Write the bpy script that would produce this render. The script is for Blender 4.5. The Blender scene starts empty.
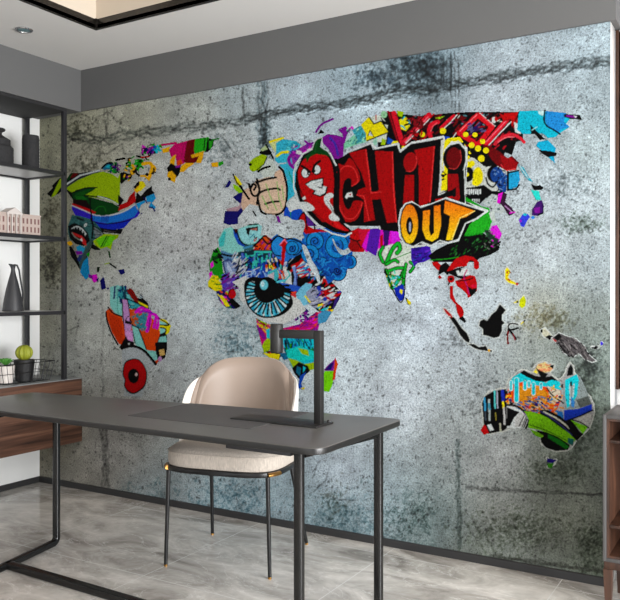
import bpy, bmesh, math, random
from math import *
from mathutils import Vector, Matrix
import numpy as np
random.seed(3)
C=bpy.context.scene.collection
sc=bpy.context.scene
# ---------------- camera model (measured from the room's edges) ----------------
FPX=768.6; EYE=1.25; YAW=atan(458/768.6); HOR=293.
sY,cY=sin(YAW),cos(YAW); CAMX,CAMY=4.1516,-3.4624
def wall_point(px,py,y=0.0):   # picture point -> point on a plane parallel to the mural wall (array safe)
    t=(px-310)/FPX; dx=-sY+t*cY; dy=cY+t*sY; k=(y-CAMY)/dy
    return CAMX+k*dx, EYE-(py-HOR)*k/FPX
def project(x,y,z):
    dx,dy=x-CAMX,y-CAMY; k=-dx*sY+dy*cY; u=dx*cY+dy*sY
    return 310+FPX*u/k, HOR+(EYE-z)*FPX/k
cam=bpy.data.cameras.new('camera'); co=bpy.data.objects.new('camera',cam); C.objects.link(co)
co.location=(CAMX,CAMY,EYE); co.rotation_euler=(pi/2,0,YAW)
cam.sensor_fit='HORIZONTAL'; cam.sensor_width=36; cam.lens=36*FPX/620; cam.shift_y=-(300-HOR)/620; cam.clip_start=.05
sc.camera=co
# ---- mural artwork: rasterised on a fine grid in wall coordinates, then meshed part by part ----
import numpy as np
AS=2.0; AX0,AY0,AX1,AY1=38,14,614,592
AW,AH=int((AX1-AX0)*AS),int((AY1-AY0)*AS)
ART=np.zeros((AH,AW,3),np.float32); AID=np.zeros((AH,AW),np.int16); ALEV=[0,0]
rng=np.random.RandomState(7)
K=(12,12,14); WH=(205,212,212); RED=(184,10,18); DR=(112,8,16); YE=(222,212,14); GO=(226,176,20)
LIME=(158,188,8); GR=(30,150,28); DG=(8,72,24); CY=(20,190,206); SKY=(60,160,205); BL=(24,84,190); NAVY=(22,22,110)
PU=(130,24,150); MG=(214,20,200); PK=(196,14,110); OR=(214,78,14); AQ=(140,206,200); LI=(196,150,204); TL=(60,110,110)
def pts(s,smooth=0):
    if isinstance(s,str): p=np.array([[float(v) for v in q.split(',')] for q in s.split()])
    else: p=np.array(s,float)
    return p
def crom(p,closed,n=6):
    N=len(p); out=[]
    rngi=range(N) if closed else range(N-1)
    for i in rngi:
        if closed: a,b,c,d=p[i-1],p[i],p[(i+1)%N],p[(i+2)%N]
        else: a,b,c,d=p[max(i-1,0)],p[i],p[i+1],p[min(i+2,N-1)]
        for k in range(n):
            t=k/n; out.append(.5*((2*b)+(c-a)*t+(2*a-5*b+4*c-d)*t*t+(3*b-a-3*c+d)*t**3))
    if not closed: out.append(p[-1])
    return np.array(out)
def _box(x0,y0,x1,y1):
    i0=max(0,int((x0-AX0)*AS)-1); i1=min(AW,int((x1-AX0)*AS)+2); j0=max(0,int((y0-AY0)*AS)-1); j1=min(AH,int((y1-AY0)*AS)+2)
    if i1<=i0 or j1<=j0: return None
    X,Y=np.meshgrid(AX0+(np.arange(i0,i1)+.5)/AS,AY0+(np.arange(j0,j1)+.5)/AS)
    return i0,i1,j0,j1,X,Y
CUR=[0]; CLIP=[None]
def _put(b,m,col):
    i0,i1,j0,j1,_,_=b
    ids=AID[j0:j1,i0:i1]
    if CLIP[0] is not None: m=m&np.isin(ids,CLIP[0])
    if col is None: ids[m]=0; return
    ids[m]=CUR[0]; sub=ART[j0:j1,i0:i1]
    if isinstance(col[0],tuple):   # vertical two-tone paint blend (spray fade): top colour, bottom colour
        a,bb=np.array(col[0],float),np.array(col[1],float); Y=b[5]; t=np.clip((Y-Y[m].min())/(max(Y[m].max()-Y[m].min(),1)),0,1)[...,None] if m.any() else 0
        sub[m]=(a+(bb-a)*t)[m]/255 if m.any() else 0
    else: sub[m]=np.array(col)/255.
def F(col,s,sm=0):
    p=pts(s); p=crom(p,True) if sm else p
    b=_box(*p.min(0),*p.max(0))
    if b is None: return
    X,Y=b[4],b[5]; m=np.zeros(X.shape,bool); q=np.roll(p,-1,0)
    for (xa,ya),(xb,yb) in zip(p,q):
        if ya==yb: continue
        m^=((ya>Y)!=(yb>Y))&(X<(xb-xa)*(Y-ya)/(yb-ya)+xa)
    _put(b,m,col)
def L(col,w,s,sm=0,closed=0,taper=0):
    p=pts(s); p=crom(p,bool(closed)) if sm else p
    if closed: p=np.vstack([p,p[:1]])
    n=len(p)-1
    for i,(a,c) in enumerate(zip(p[:-1],p[1:])):
        ww=w*(1-taper*(i/n)); b=_box(min(a[0],c[0])-ww,min(a[1],c[1])-ww,max(a[0],c[0])+ww,max(a[1],c[1])+ww)
        if b is None: continue
        X,Y=b[4],b[5]; d=c-a; l=max((d**2).sum(),1e-9); t=np.clip(((X-a[0])*d[0]+(Y-a[1])*d[1])/l,0,1)
        _put(b,(X-a[0]-t*d[0])**2+(Y-a[1]-t*d[1])**2<=(ww/2)**2,col)
def E(col,cx,cy,rx,ry=None,rot=0):
    ry=ry or rx; t=np.linspace(0,2*np.pi,28)[:-1]; c,s=np.cos(rot),np.sin(rot)
    F(col,np.c_[cx+rx*np.cos(t)*c-ry*np.sin(t)*s, cy+rx*np.cos(t)*s+ry*np.sin(t)*c])
def FO(col,s,w=1,oc=K,sm=0): F(col,s,sm); L(oc,w,s,sm,1)
def H(s,sm=1): F(None,s,sm)
def FL(cols,box,n,l=4,w=1.2,ang=None,clip=None):
    c0=CLIP[0]; CLIP[0]=clip
    for _ in range(n):
        x=rng.uniform(box[0],box[2]); y=rng.uniform(box[1],box[3]); a=(rng.uniform(0,6.28) if ang is None else ang+rng.normal(0,.25)); k=l*rng.uniform(.4,1)
        L(cols[rng.randint(len(cols))],w*rng.uniform(.6,1.3),[[x,y],[x+k*np.cos(a),y+k*np.sin(a)]])
    CLIP[0]=c0
def SP(col,w,cx,cy,r,turns=1.6,ph=0,sq=1.1):
    t=np.linspace(0,1,24); a=ph+t*turns*6.283; L(col,w,np.c_[cx+r*(1-t*.85)*np.cos(a),cy+sq*r*(1-t*.85)*np.sin(a)])
# ids: 1 north america 2 south america 3 africa+europe 4 asia 5 south-east islands 6 australia; sub-parts 11.. 
def art_north():
    CUR[0]=1
    F(K,"47,194 53,188 52,186 60,178 65,176 64,190 58,194 54,195 51,197"); F(LIME,"51,197.5 60,179 63,178 63,184 55,196")
    F(K,"66,188 66,180 71,173 80,173 99,170 99,176 80,180 70,186"); F((110,20,20),"69,178 74,173 79,173.5 73,178"); F(DG,"66,180 70,174 73,173 69,180")
    L(WH,1.6,"67,184 80,175.5 99,170.5"); L((60,64,80),1.4,"67,187 80,178.5 99,172.5")
    F(K,"66,190 72,190 75,195 84,197 86,205 74,201"); 
    F(LIME,"66,188 78,180 94,173.5 103,171.5 112,174 118,178 120,173 120,206 105,199 88,197 74,194 68,190")
    F(DG,"72,193 76,190 84,188 97,187 94,190 86,194.5 77,200 73,200"); F((20,96,24),"74,196 80,192 92,189 84,195 76,199"); L(K,1.3,"72,193 78,190.5 86,188 97,187.5",1)
    F(DG,"73,199 78,195 86,196 100,200 112,203 119,207 119,212 108,215 96,216 90,207 84,200"); F((24,112,28),"76,196 83,196 88,200 76,200"); L((24,112,28),1,"94,212 98,207 104,207 106,212",1); L(K,1.4,"84,195.5 95,196.5 106,198 114,202 119,206",1); L(WH,1,"98,196.5 106,198.5 112,201 119,205",1)
    F((30,12,14),"73,199 86,200 90,206 90,211 82,208 73,204"); F(RED,"72,203 84,207 96,212 94,214.5 82,211 72,206"); F((60,40,190),"72,206 82,210 95,215 110,216 126,211 134,205 140,213 137,217 126,222 120,229 104,228 92,222 78,219 74,213 72,209")
    F((30,120,205),"92,216 110,216 124,212 135,205 138,211 134,217 122,221 108,223.5 94,221"); F((24,48,185),"94,222 108,224 122,222 131,220 124,228 112,230 100,228"); L(K,1,"90,220 100,223.5 112,223.5 124,221.5 131,219.5",1); L(WH,1,"72,205.5 84,210.5 96,215.3 110,215.3 124,211.5 135,204.5",1)
    for x in (102,104,106,108): L((20,60,160),.6,[[x,215.5],[x,222]])
    F(K,"96,226 102,228 112,229.5 123,229 121,234 112,233 103,232"); F((84,76,74),"104,229.5 112,231.5 119,231.5 110,232.3 104,230.8")
    F(K,"118,200 118,194 124,200 119,207"); F(RED,"118,211 120,205 127,202 129,197 135,191 135.5,202 128,207"); L(DR,.8,"128,202 133,194.5")
    F(K,"135,203 137,192 141,196 146,190 152,186 152,190 155,193 146,197 145,200 136,203.5"); F(GO,"134,190 138,182 143,181 144.5,186 141,190 137,193"); F(K,"136,184 139,181 140,184 137.5,187"); F(NAVY,"134,201 137,207 139,213 143,213 138,218 141,214 136,206"); 
    F((36,152,205),"136,204 144,200.5 146,202 141,205 139,210"); F((36,152,205),"146,197 154,193.5 156,198 152,203 156,207 154,210 149,206 151,202 147,202"); L(NAVY,1.4,"149,207 153,208 155,211"); L(NAVY,1.2,"144,198 147,203")
    L(K,1.6,"90,199 90.5,208 92,221")
    # northern islands, broken flecks
    F((50,120,150),"102,168 107,163.5 113,162.5 112,169 104,170"); F(CY,"105,167 110,164.5 111,168"); FL([K,NAVY,PU,GR,(20,100,60)],(110,163,118,173),46,3,1.5); L(K,1.6,"102,168 107,163.5 112,163",1)
    F(K,"120,173 124,172 129,174 133,173.5 131,179 126,180 122,184 120,182"); FL([GR,PU,GO],(121,174,130,180),6,2,1.2)
    L(K,2,"116,160 121,159 124.5,158.5"); L(GR,1.2,"131,158.5 134,156.5"); L(K,1.4,"129,158.5 131,158"); L(K,1.8,"137,156 142,157.5"); L(RED,1.5,"141,157.5 149,156.5")
    FL([K,GO,GR,GO],(125,161,131,170),14,3,1.6); FL([GO,GO,K],(129,167,137,174),12,3,2)
    FL([GR,GR,K,(20,180,60)],(136,160,143,168),26,3,1.7); FL([K,GR],(140,159,148,162),8,3,1.3)
    L(GO,3.4,"143,164 149,163 152,166 151,172 149,178",1); L(GO,2.4,"151,164 155,168 154,172",1); L(GO,1.6,"141,176 145,176 149,180"); E(K,147,174.5,1.8,1.5); F(K,"133,187 139,182 136,189")
    F(YE,"135,190 139,187 140,181 144,182 146,186 141,191"); FL([K],(153,170,157,173),4,2,1.6)
    F(NAVY,"141,152 146,148 154,146 158,149 152,153 145,154"); FL([K,NAVY,PU,GR,MG],(141,147,156,154),42,3,1.4); FL([CY,GR,BL],(153,145,160,151),16,3,1.6); F(GR,"159,145 162,144 162,148 158.5,147"); L(PK,2,"162,145 172,143.5 176,143",1)
    F(GO,"162,149 170,146.5 169,152 163,153"); F(PK,"169,150 175,144 183,142 190,140 195,139 195,148 194,158 188,160 183,164 177,166 176,158 171,157"); F(DR,"187,141 195,139 194,158 187,162 184,158"); L((170,10,90),1,"184,143 181,160"); F(GO,"170,160 173,156 176,154.5 174,167 170,164")
    F(K,"171,163 176,166 181,164 180,172 178,176 175,179 168,172 167,168"); F(GO,"168,172 172,171 176,176 175,183 170,180 167,176"); E(K,169.5,179,1.6); F(PU,"175,166 180,164.5 181,167 176,168"); F(OR,"177,161 181,159 183,164 177,166")
    F(GO,"180,172 181,166 187,162 193,161.5 194,164 189,167 184,172"); F(DR,"183,160 194,156 199,152 200,160 194,163 186,163"); F(GO,"191,155 204,151 203,158 201,163 196,163 199,156 192,158")
    F((44,170,34),"195,139 208,137 213,141 210,148 208,152 203,151 195,154 194,150"); L(K,1.1,"205,138 204,150"); L(K,1.2,"207.5,138 207,151"); F(K,"209,138 214,140 213,146 208,152 205,152 207,145"); F((44,160,34),"209,141 213,141 211,149 209,149"); L((30,130,34),1.4,"212,140 219,138.5")
    F(GO,"211,163 218,162 218,167 212,167"); F((44,160,34),"218,162.5 223,161 223.5,164 219,166.5")
    # shark head
    CUR[0]=11
    F(TL,"68,226 72,215 80,216 90,219 97,224 104,234 102,237 95,239 91,242 88,252 85,262 80,270 78,262 84,250 87,240 80,243 70,240 68,232"); FL([(50,96,98),(78,128,126),(30,60,64)],(69,215,96,226),60,4,.8,.3,[11]); F(K,"68,226 74,223 82,226 88,233 90,241 84,246 76,244 70,238"); F((190,40,40),"72,232 77,234 82,236 86,241 86.5,246 83,244 80,238 75,236"); L(WH,1,"72,228.5 77,226.5 82,229 86,234",1); 
    for x,y in ((74,227),(77,227),(80,228.5),(82.5,231),(85,234)): F(WH,[[x-.8,y-.6],[x+.8,y-.2],[x+.2,y+2.4]])
    L((150,150,140),.9,"72,233 75,237 80,240",1); F(WH,"80,240 82,237.5 82.5,241.5"); E(WH,85.5,225,1.3,2,.4); E(K,85.7,225.3,.5); F((120,132,134),"93,226 104,234 95,238"); L(K,1,"93,226 98,228 104,234 98,239 93,238"); L(K,.7,"94,229 101,233"); L(K,.7,"94,235 101,234.5"); L(K,1.8,"91,219 93,226 92,238",1); F((64,84,84),"91,239 94,241 90,248 84,262 81,270 79,266 84,252"); L(K,.8,"94,241 88,254 82,270",1); E((30,40,44),80,219,4,1.2,.4)
    CUR[0]=1
    F(LIME,"93,241 99,237 104,234 119,234.5 118,238 113,241 111,250 107,247 101,249 95,245"); F((110,200,20),"96,240 104,236 116,236 110,246 100,247"); L(DG,1,"107,236 101,247"); L(DG,.7,"109,236 103,247"); F(K,"92,244 97,246 101,250 95,250 91,248")
    F((36,150,190),"76,247 80,245 85,248 83,253 79,255"); F(GO,"67,242 71,241 73,244 71,246 68,245"); F(PU,"75,251 82,251 83,254 77,255"); F(K,"69,247 71,246 75,252 79,262 80,270 76,263 71,256"); F((40,60,120),"79,255 83,255 80,262 77,260")
    F((20,140,190),"83,262 88,257 89,268 90,276 86,280 82,275 80,272"); F(GR,"86,254 90,252 89,257"); F(MG,"91,275 97,274 98,281 94,283 92,280"); F(NAVY,"96,279 99,278 98,283"); F(PU,"88,274 92,275 93,279 89,278")
    F(NAVY,"100,281 104,277 106,288 102,290"); F(NAVY,"102,276 104.5,284 105,289 101,288"); E(NAVY,108,288.5,1); F(NAVY,"118,270 124,269 125,273 121,275"); L(K,1.4,"109,263 116,268"); F((20,40,20),"97,267 100,267 99,272 97,272"); L(LIME,1,"105,264 109,263"); L(DG,1.6,"109,252 110,257")
def art_south():
    CUR[0]=2
    F(AQ,"110,287 118,285 123,288 122,316 114,312 110,305"); L(NAVY,1.6,"115,287 114,298"); FL([NAVY,(20,60,100),(60,160,170)],(118,285,127,299),46,5,1.5,1.4); L((90,170,160),.8,"117,290 118,314")
    F((30,70,90),"124,290 128,289 133,296 146,304 145,309 133,310 127,303 124,298"); F((60,170,180),"126,292 132,297 138,302 142,309 132,308 127,300"); FL([(20,60,90),AQ,(40,130,150)],(126,293,142,309),40,4,1.1,.5)
    F((140,24,20),"127,291 130,288 133,290 137,297 140,300 138,304 132,299"); L(DR,1,"129,290 137,300"); F(K,"137,299 143,298 148,303 149,309 144,308 139,302"); F(YE,"138,301 148,306 148,309 140,305"); L(K,1.2,"125,298 135,302 148,309",1)
    F(LI,"122,299 127,300 129,312 133,334 133,342 126,340 124,325"); F((222,160,220),"125,330 131,332 133,341 127,340"); L(K,1,"122,298 123,316 125.5,343",0); L(K,1,"127.5,300 130,314 135,343"); FO(LI,"127,317 130,316 130,324 125,323",.7); F(K,"125,320 131,322 131,324.5 125,323"); 
    F(OR,"110,308 115,314 122,317 125,332 125,345 119,344 112,332 107,318 106,311"); L(K,1.3,"108,307 113,313 122,316.5",1); L(K,1.4,"106,312 107,320 111,332 118,345",1); F((196,60,10),"108,312 121,319 124,344 119,342 112,330")
    F(OR,"129,309 137,310 150,316 158,325 161,333 158,345 156,352 145,352 139,330 131,320"); FL([(180,90,40),(200,110,60),(80,130,140)],(132,311,148,330),130,3,1.4); FL([(60,130,150),(70,150,160)],(137,314,147,328),60,4,1.8)
    for s in ("136,312 141,308 147,311","140,312 147,310 151,313","150,314 150,322 147,331","152,314 156,316 154,327","156,316 159,320 157,328","150,313 147,325"): L(MG,3,s,1)
    L(PU,1.2,"150,318 149,330"); L((150,30,190),1.6,"142,311 152,313")
    F(AQ,"132,326 138,328 147,350 146,352 136,345"); L(K,1,"138,327 147,351"); L(K,1,"131,324 138,328",0)
    F(YE,"160,318 166,320 171,326 169,333 163,337 159,330"); F(AQ,"159,320 165,323 168,325 160,325"); L(K,1.2,"159,318 165,322 169,325 160,325",1); F(AQ,"160,328 165,328 165,333 160,334"); L(K,1.2,"160,327.5 165.5,329 165,333 160,335",1)
    F(K,"157,343 160,334 165,332 167,336 167,349 165,358 158,362 155,354"); F(AQ,"158,342 160,337 166,336 167,342"); F((214,180,110),"159,350 164,349 165,355 160,356"); E(LI,160,359,2,2.5); F(K,"158,345 166,343 166,346 158,348")
    F(K,"126,336 128,340 134,342 134,346 124,348 119,348"); F(WH,"128,343 130,343 129,346"); F(AQ,"146,350 156,351 158,362 153,359 149,354"); F(OR,"155,361 159,359 157,364"); F(K,"155,343 158,342 159,358 156,354")
    # red eyeball
    CUR[0]=12
    F((178,186,190),"122,349 132,346 142,349 150,356 155,364 148,372 146,386 142,397 124,396 124,386 122,375"); L(K,2.6,"122,348.5 128,346.5 135,346.5 143,350 150,357 155.5,364",1)
    F(K,"124,364 128,360 135,358.5 141,361 146,369 147,377 145,386 140,391 134,394 128,392 124,386 124.5,380 122.5,374",1); F(RED,"125,364.5 129,361 135,359.5 140.5,362 145,369 146,377 144,385 139,390 134,392.5 129,391 125,386 125.5,380 123.5,374",1)
    E(K,133.5,376,5.6,7.4); E((214,190,190),136.3,374.5,1.2,1.8)
def art_africa():
    CUR[0]=3
    # europe: flecks, cyan and fist ground
    F(NAVY,"224.5,188 229,180 231.5,182 229,187"); F(YE,"235,175 238,178 242,184 240,187 236,183 234,178"); L(K,1.2,"233,174 237,183 242,187"); F((150,200,20),"233,184 238,186 243,192 240,194 234,189"); F(NAVY,"233,197 239,193 243,192 242,205 237,201"); F((180,150,160),"226,209 239,206 240,202 242,209 236,212 228,212"); F((28,24,110),"225,211 238,211 241,208 244,210 238,218 238,224 229,225 223.5,223")
    F((208,180,158),"241,204 243,191 248,188 253,187 256,180 262,179 268,176 274,178 275,172 283,168 287,180 287,200 286,212 276,215 266,213 258,206 250,204 243,211"); F((196,206,200),"262,165 268,158 273,160 277,168 273,176 264,178 260,172")
    F(LIME,"249,163 254,158 262,154 267,156 265,163 259,170 253,172 250,170"); E(K,250.3,164.5,1.6); L(K,1,"267,157 264,164 257,170"); F(K,"259,153 262,150 269,149 272,152 270,155 263,155"); F((180,200,150),"260,150 266,145 268,149 263,151")
    L(K,1.6,"266,145 269,150 273,158"); F((200,210,150),"269,143 276,139 285,139 287,145 281,155 275,152"); L(YE,2.2,"270,142 276,140 283,138",1); F((60,180,206),"276,143 283,139 296,141 301,145 298,150 292,158 295,166 296,176 296,190 292,200 288,212 286,200 287,180 284,170 275,160 276,152"); L(YE,2.6,"277,156 282,152.5 288,152",1); FL([(40,150,170),(90,200,210)],(280,142,296,150),20,5,1.2,.1,[3]); L(WH,1,"278,164 286,163")
    L(PU,3.4,"301,149 294,153 289,158 290,164 294,168",1); F((150,50,160),"291,156 298,149 310,142 313,146 306,152 298,160 293,166"); FL([PU,MG,WH,(90,40,150)],(291,145,312,160),40,4,1.2)
    F(WH,"296,150 301,151 303,155 297,154"); L(PU,2,"305,141 309,144 313,143",1)
    F(BL,"284,206 292,200 299,205 304,214 300,220 296,224 290,226 284,222"); L(GR,.8,"289,172 294,186"); L(GR,.7,"290,200 291,224")
    # fist
    CUR[0]=13
    F((214,190,168),"256,188 258,181 268,178 277,178 281,182 285,190 286,204 282,212 274,215 265,212 259,206 256,198",1)
    for s in ("240,186 249,199","249,184 252,194 256,196 259,192 259,186 256,182","254,190 256,186 253,184 251,188","257,179 259,189","258,182 267,179 276,177.5","257,204 259,194 266,190 277,188.5 280,190","258,199 261,211 266,214","265,204 272,202 279,201.5","258,171.5 264,168 270,166.5","279,167 283,171 285,178 287,188 286,204 282,212 276,215"): L(K,2.1,s,1)
    for s in ("266,184 270,196 277,210","277,182 279,198 282,208","262,196 268,208","282,186 284,200"): L((120,190,90),.8,s)
    L(K,1.4,"253,211 256,216"); F(PU,"276,216 279,216 281,223 278,222"); L(K,1,"268,214 277,214",1)
    CUR[0]=3
    # north africa block letters
    F(AQ,"224,229 231,227 238,231 240,228 256,223 262,226 260,236 266,235 262,241 252,246 246,250 232,254 222,252 219,245 218,240"); F((70,190,190),"219,240 224,231 226,232 224,246 219,247"); F(BL,"233,229 237,229 238,238 243,243 250,245 246,248 238,244 234,236"); F(K,"233,229 238,229 236,235"); F((120,40,40),"235,229 237,230 236,233")
    F((150,210,215),"238,230 247,227 262,226 260,238 254,243 246,243 240,238"); F(K,"246,228 258,226.5 258,231 250,230 249,236 246.5,233"); F((190,120,110),"249,229.5 257,228 257,230.5"); L(K,1.6,"237,231 240,240 246,245 254,244.5 261,240 264,236",1); L(K,1.3,"248,225 258,224"); L((60,150,170),.8,"250,238 254,234 255,239 252,241")
    F((90,140,180),"221,250 232,254 254,249 254,256 243,262 226,262 221,257"); L(K,2,"222,254 232,256 244,253 260,249",1); F(TL,"244,246 254,244 253,250 244,251"); L((70,150,190),2,"244,248 252,246")
    F(OR,"254,246 262,238 266,235 272,240 272,250 264,252 256,251"); FL([OR,RED,PU,K,(200,100,40)],(254,238,274,251),60,3,1.4); L(K,1.6,"254,246 261,239 265,236 271,241 278,246",1)
    F((22,60,70),"238,252 256,250 276,250 292,252 296,262 294,272 270,276 250,275 238,264")
    F(GR,"213,252 218,247 221,253 222,262 223,272 228,278 222,281 216,276 210,272 209,264 211,258"); FL([K,DG],(212,250,220,262),14,3,2,0.7); F(MG,"210,264 213,261 214,266 211,269"); F(MG,"209,273 212,271 213,278 210,280")
    F((60,80,130),"222,262 228,258 238,264 246,270 244,276 232,278 225,274"); F((130,150,190),"224,262 230,261 236,268 238,276 230,276 226,272"); F((180,195,220),"227,262 231,268 234,275 231,275 227,268")
    F(YE,"208,282 212,275 218,276 220,284 224,292 219,293 213,290 208,287"); FL([K,GR,YE],(209,277,220,290),20,5,1.2,.3); F(LIME,"218,293 222,289 228,292 232,296 226,301 221,298")
    F((110,60,160),"221,278 236,274 250,272 262,271 262,276 246,280 236,283 230,290 224,292 222,286"); FL([PU,(90,70,190),K,(160,130,210)],(221,275,240,291),46,5,1.6,-.5)
    F(NAVY,"216,291 224,290 230,296 236,302 240,306 234,309 225,307 219,300"); FL([GR,YE,MG,OR,K,BL],(215,290,236,307),46,4,1.5,.5,[3]); F(K,"228,302 232,298 241,306 236,309")
    CUR[0]=3; F(YE,"219,296 222,295 230,306 226,307"); E(RED,232,294,4,4.6); L(K,1,"228,296 230,290 235,289",1); E((180,10,40),233,293,2.2)
    # letters band
    for s in ("238,258 262,254","255,254 254,274","262,258 262,272","256,262 270,260","270,254 270,272","278,256 278,274","255,252 276,252 291,256","246,259 246,276"): L((60,190,180),1.7,s)
    FL([(60,190,180),(30,90,160),(24,70,180),K,(90,110,190)],(240,252,284,282),150,7,1.5,1.45,[3]); F((30,74,170),"242,268 262,270 280,268 282,280 262,282 244,278"); FL([(70,130,210),(20,50,140),(150,180,220)],(242,268,282,282),60,6,1.3,1.4,[3])
    FL([WH,(180,180,190),K],(230,258,248,278),26,9,1.2,-.75); FL([WH],(238,268,256,280),8,10,.9,-.5)
    F((40,120,200),"272,238 277,234 282,238 290,238 300,240 306,244 304,262 292,268 280,262 272,252"); E((30,130,205),294,247,8,9); SP(K,1.1,294,248,7.4); E((40,140,210),278,246,7,9); L(K,1.2,"274,238 271,246 274,254 281,256",1); L(K,1.6,"262,238 268,244 273,240 278,236 285,239 292,239 300,242 304,246",1)
    FL([GO,YE,OR,K,(200,200,180)],(266,258,286,280),44,5,1.9,1.2); FL([WH,(150,160,200),K,(60,60,130),(40,120,190)],(282,262,300,284),60,7,1.7,-.9); 
    for s in ("276,252 284,240","281,263 282.5,246"): pass
    F(RED,"279,245 285,238 289,247 286,246 284,265 281,265 282,247"); L((240,130,150),1,"280,244.5 284.5,239.5 288,245"); 
    # striped wing
    F(K,"288,264 296,256 304,252 314,262 322,270 332,282 342,292 339,300 332,312 324,316 312,306 302,298 294,290 284,280")
    for i in range(9):
        a=i/8.; L((RED,WH,(110,150,200),RED,WH,(200,40,60),(90,180,200),RED,WH)[i],2.2-.4*a,[[292+8*a,266+10*a],[300+8*a,262+13*a],[308+9*a,258+20*a-2]],1,0,.3)
    for i,(x,y) in enumerate(((296,262),(299,268),(304,266),(302,274),(308,272),(312,276),(306,282),(316,282))): L((RED,WH,SKY,RED,WH,SKY,RED,WH)[i],1.9,[[x,y+3],[x+5,y],[x+9,y-5]],1)
    L(RED,2.2,"290,272 299,264 304,256"); L((120,150,210),3,"294,268 296,277 294,290"); L((60,60,140),.8,"296,268 297,288"); F(WH,"284,270 291,272 292,286 286,284"); F((70,180,190),"268,272 277,268 279,276 275,284 268,280"); F((190,180,190),"268,275 274,272 274,283 269,281"); L((60,190,190),1.4,"284,282 290,275 288,271")
    F((40,90,190),"276,282 290,284 301,287 300,294 288,290 276,286"); L(K,1.6,"268,283 284,290 300,294",1); F(K,"269,283 282,288 300,293 300,297 290,296 280,292")
    F((120,190,215),"300,288 306,283 312,284 311,292 307,296 311,300 309,304 303,306 298,300 296,294"); F((206,60,60),"286,294 296,291 296,300 292,303"); L(OR,1,"286,293.5 296,292")
    F((150,156,180),"306,292 314,286 322,290 330,300 324,308 314,308 307,302"); FL([K,(120,120,150),(190,190,205)],(308,288,326,306),34,8,1.1,-.2,[3]); F(YE,"304,296 305.5,295 311,302 310,303.5"); F(RED,"321,293 334,292 341,289 338,296 328,301 322,298")
    F(WH,"326,296 338,290 332,298"); FL([RED,WH,K,(40,70,190)],(316,282,340,300),36,6,1.6,-.35,[3]); E((30,60,170),319,288,2.2); E((30,60,170),325,299,2); F(RED,"323,278 328,279 329,284 325,287 322,283"); E(K,324.5,284,1.3,2)
    F(YE,"325,309 330,306 334,310 329,315"); FL([YE,CY,OR,K,(60,40,160)],(318,304,336,317),36,4,1.7,-.6,[3]); F((60,40,120),"335,299 340,296 336,306 332,310"); F((30,30,110),"298,306 304,307 309,311 305,316")
    # swirl sea, behind the pepper
    F((18,96,180),"300,228 308,232 320,228 332,228 346,232 353,240 352,262 346,272 334,280 328,284 322,270 312,258 304,250 302,240"); FL([(14,70,160),(40,140,205),(20,110,190)],(304,234,352,278),90,6,1.6,None,[3])
    for x,y,r in ((337,246,11),(315,241,8),(310,254,8.4),(292,248,6),(338,272,8),(350,262,6),(322,264,6)):
        E(K,x,y,r+.9,r*1.05+.9); E((28,140,205),x,y,r,r*1.05); E((24,110,190),x+.5,y+1,r*.62); SP(K,1,x,y+.5,r*.62,1.4,rng.uniform(0,6)); 
    F((18,90,175),"312,262 352,256 352,264 346,271 332,280 328,276"); FL([(14,60,140),(40,140,205)],(314,258,350,276),60,5,1.2,None,[3]); SP(K,1,337,271,4); E((24,110,190),344,263,3)
    F(RED,"296,226 300,216 304,213 308,226 314,229 326,230 331,232 318,232 306,234"); F((90,40,140),"304,213 312,220 318,226 308,226"); L(K,1.3,"296,226 301,215 305,214 307,230",1); L(K,1.2,"314,222 315,230",1)
    H("302,246 305,245 309,252 312,260 317,268 320,278 319,284 315,276 310,268 306,258"); H("332,239 334,240 337,246 343,250 348,248 352,250 348,254 342,255 337,250"); H("285,216 294,220 303,220 305,226 303,233 304,238 296,238 286,235 280,228"); H("286,204 293,197 304,203 314,206 313,210 306,210 296,207 290,209")
    # southern africa
    F((190,20,120),"256,318 268,324 284,328 300,324 316,312 330,314 320,322 317,334 316,350 313,366 296,368 290,350 262,346 258,330"); FL([MG,PU,(210,20,60),OR,(90,30,120)],(284,312,326,332),130,5,1.5,-.2,[3]); FL([(150,40,160),NAVY],(292,312,308,322),30,2,1.4); F((70,150,190),"318,314 326,310 332,312 326,322 318,324"); FL([LIME,RED,K,PU,GO],(256,316,270,332),50,7,1.3,.7,[3])
    F(PU,"256,324 262,330 266,338 264,340 259,334"); F(CY,"266,330 270,328 270,340 267,340"); F(LIME,"262,346 264,342 268,338 272,340 270,350 264,353"); F(K,"266,351 276,351 282,355 278,360 270,356"); F((200,30,20),"268,352 272,352 271,354"); F((30,110,150),"278,352 290,354 292,358 284,360"); F(YE,"263,353 280,354 279,360 270,358")
    F(CY,"282,338 300,336 316,334 316,360 306,368 298,372 292,368 288,358 284,350"); FL([GR,(10,90,110),CY,(20,130,190),K],(284,336,316,350),110,8,1.2,1.3,[3]); F((20,200,190),"286,350 300,346 316,352 316,358 298,362 288,358"); F(LIME,"288,358 296,360 304,364 316,362 314,369 300,374 294,370"); F(LIME,"298,348 308,350 309,356 302,354"); F(K,"292,368 299,362 308,366 310,371 304,376 300,380 295,374"); F((16,110,140),"297,366 301,368 300,376 296,372"); F(BL,"300,376 306,372 301,384 304,390 298,388"); F(CY,"303,366 306,368 303,373"); F(YE,"300,388 305,387 304,390")
    F((126,210,16),"323,374 326,370 334,371 334,378 332,386 329,392 323,391"); F(PU,"324,370 328,365 333,361 336,358 335,366 333,371 326,371"); F(NAVY,"325,370 330,364 334,362 331,370"); F(OR,"335,357 338,364 336,371 335,380 333,379 334,368"); L(RED,1,"334,370 333,380")
    # blue eye
    CUR[0]=14
    F((205,208,206),"232,282 246,276 250,284 258,278 300,300 306,310 296,318 284,324 270,322 258,317 250,306 240,300 240,288"); 
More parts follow.
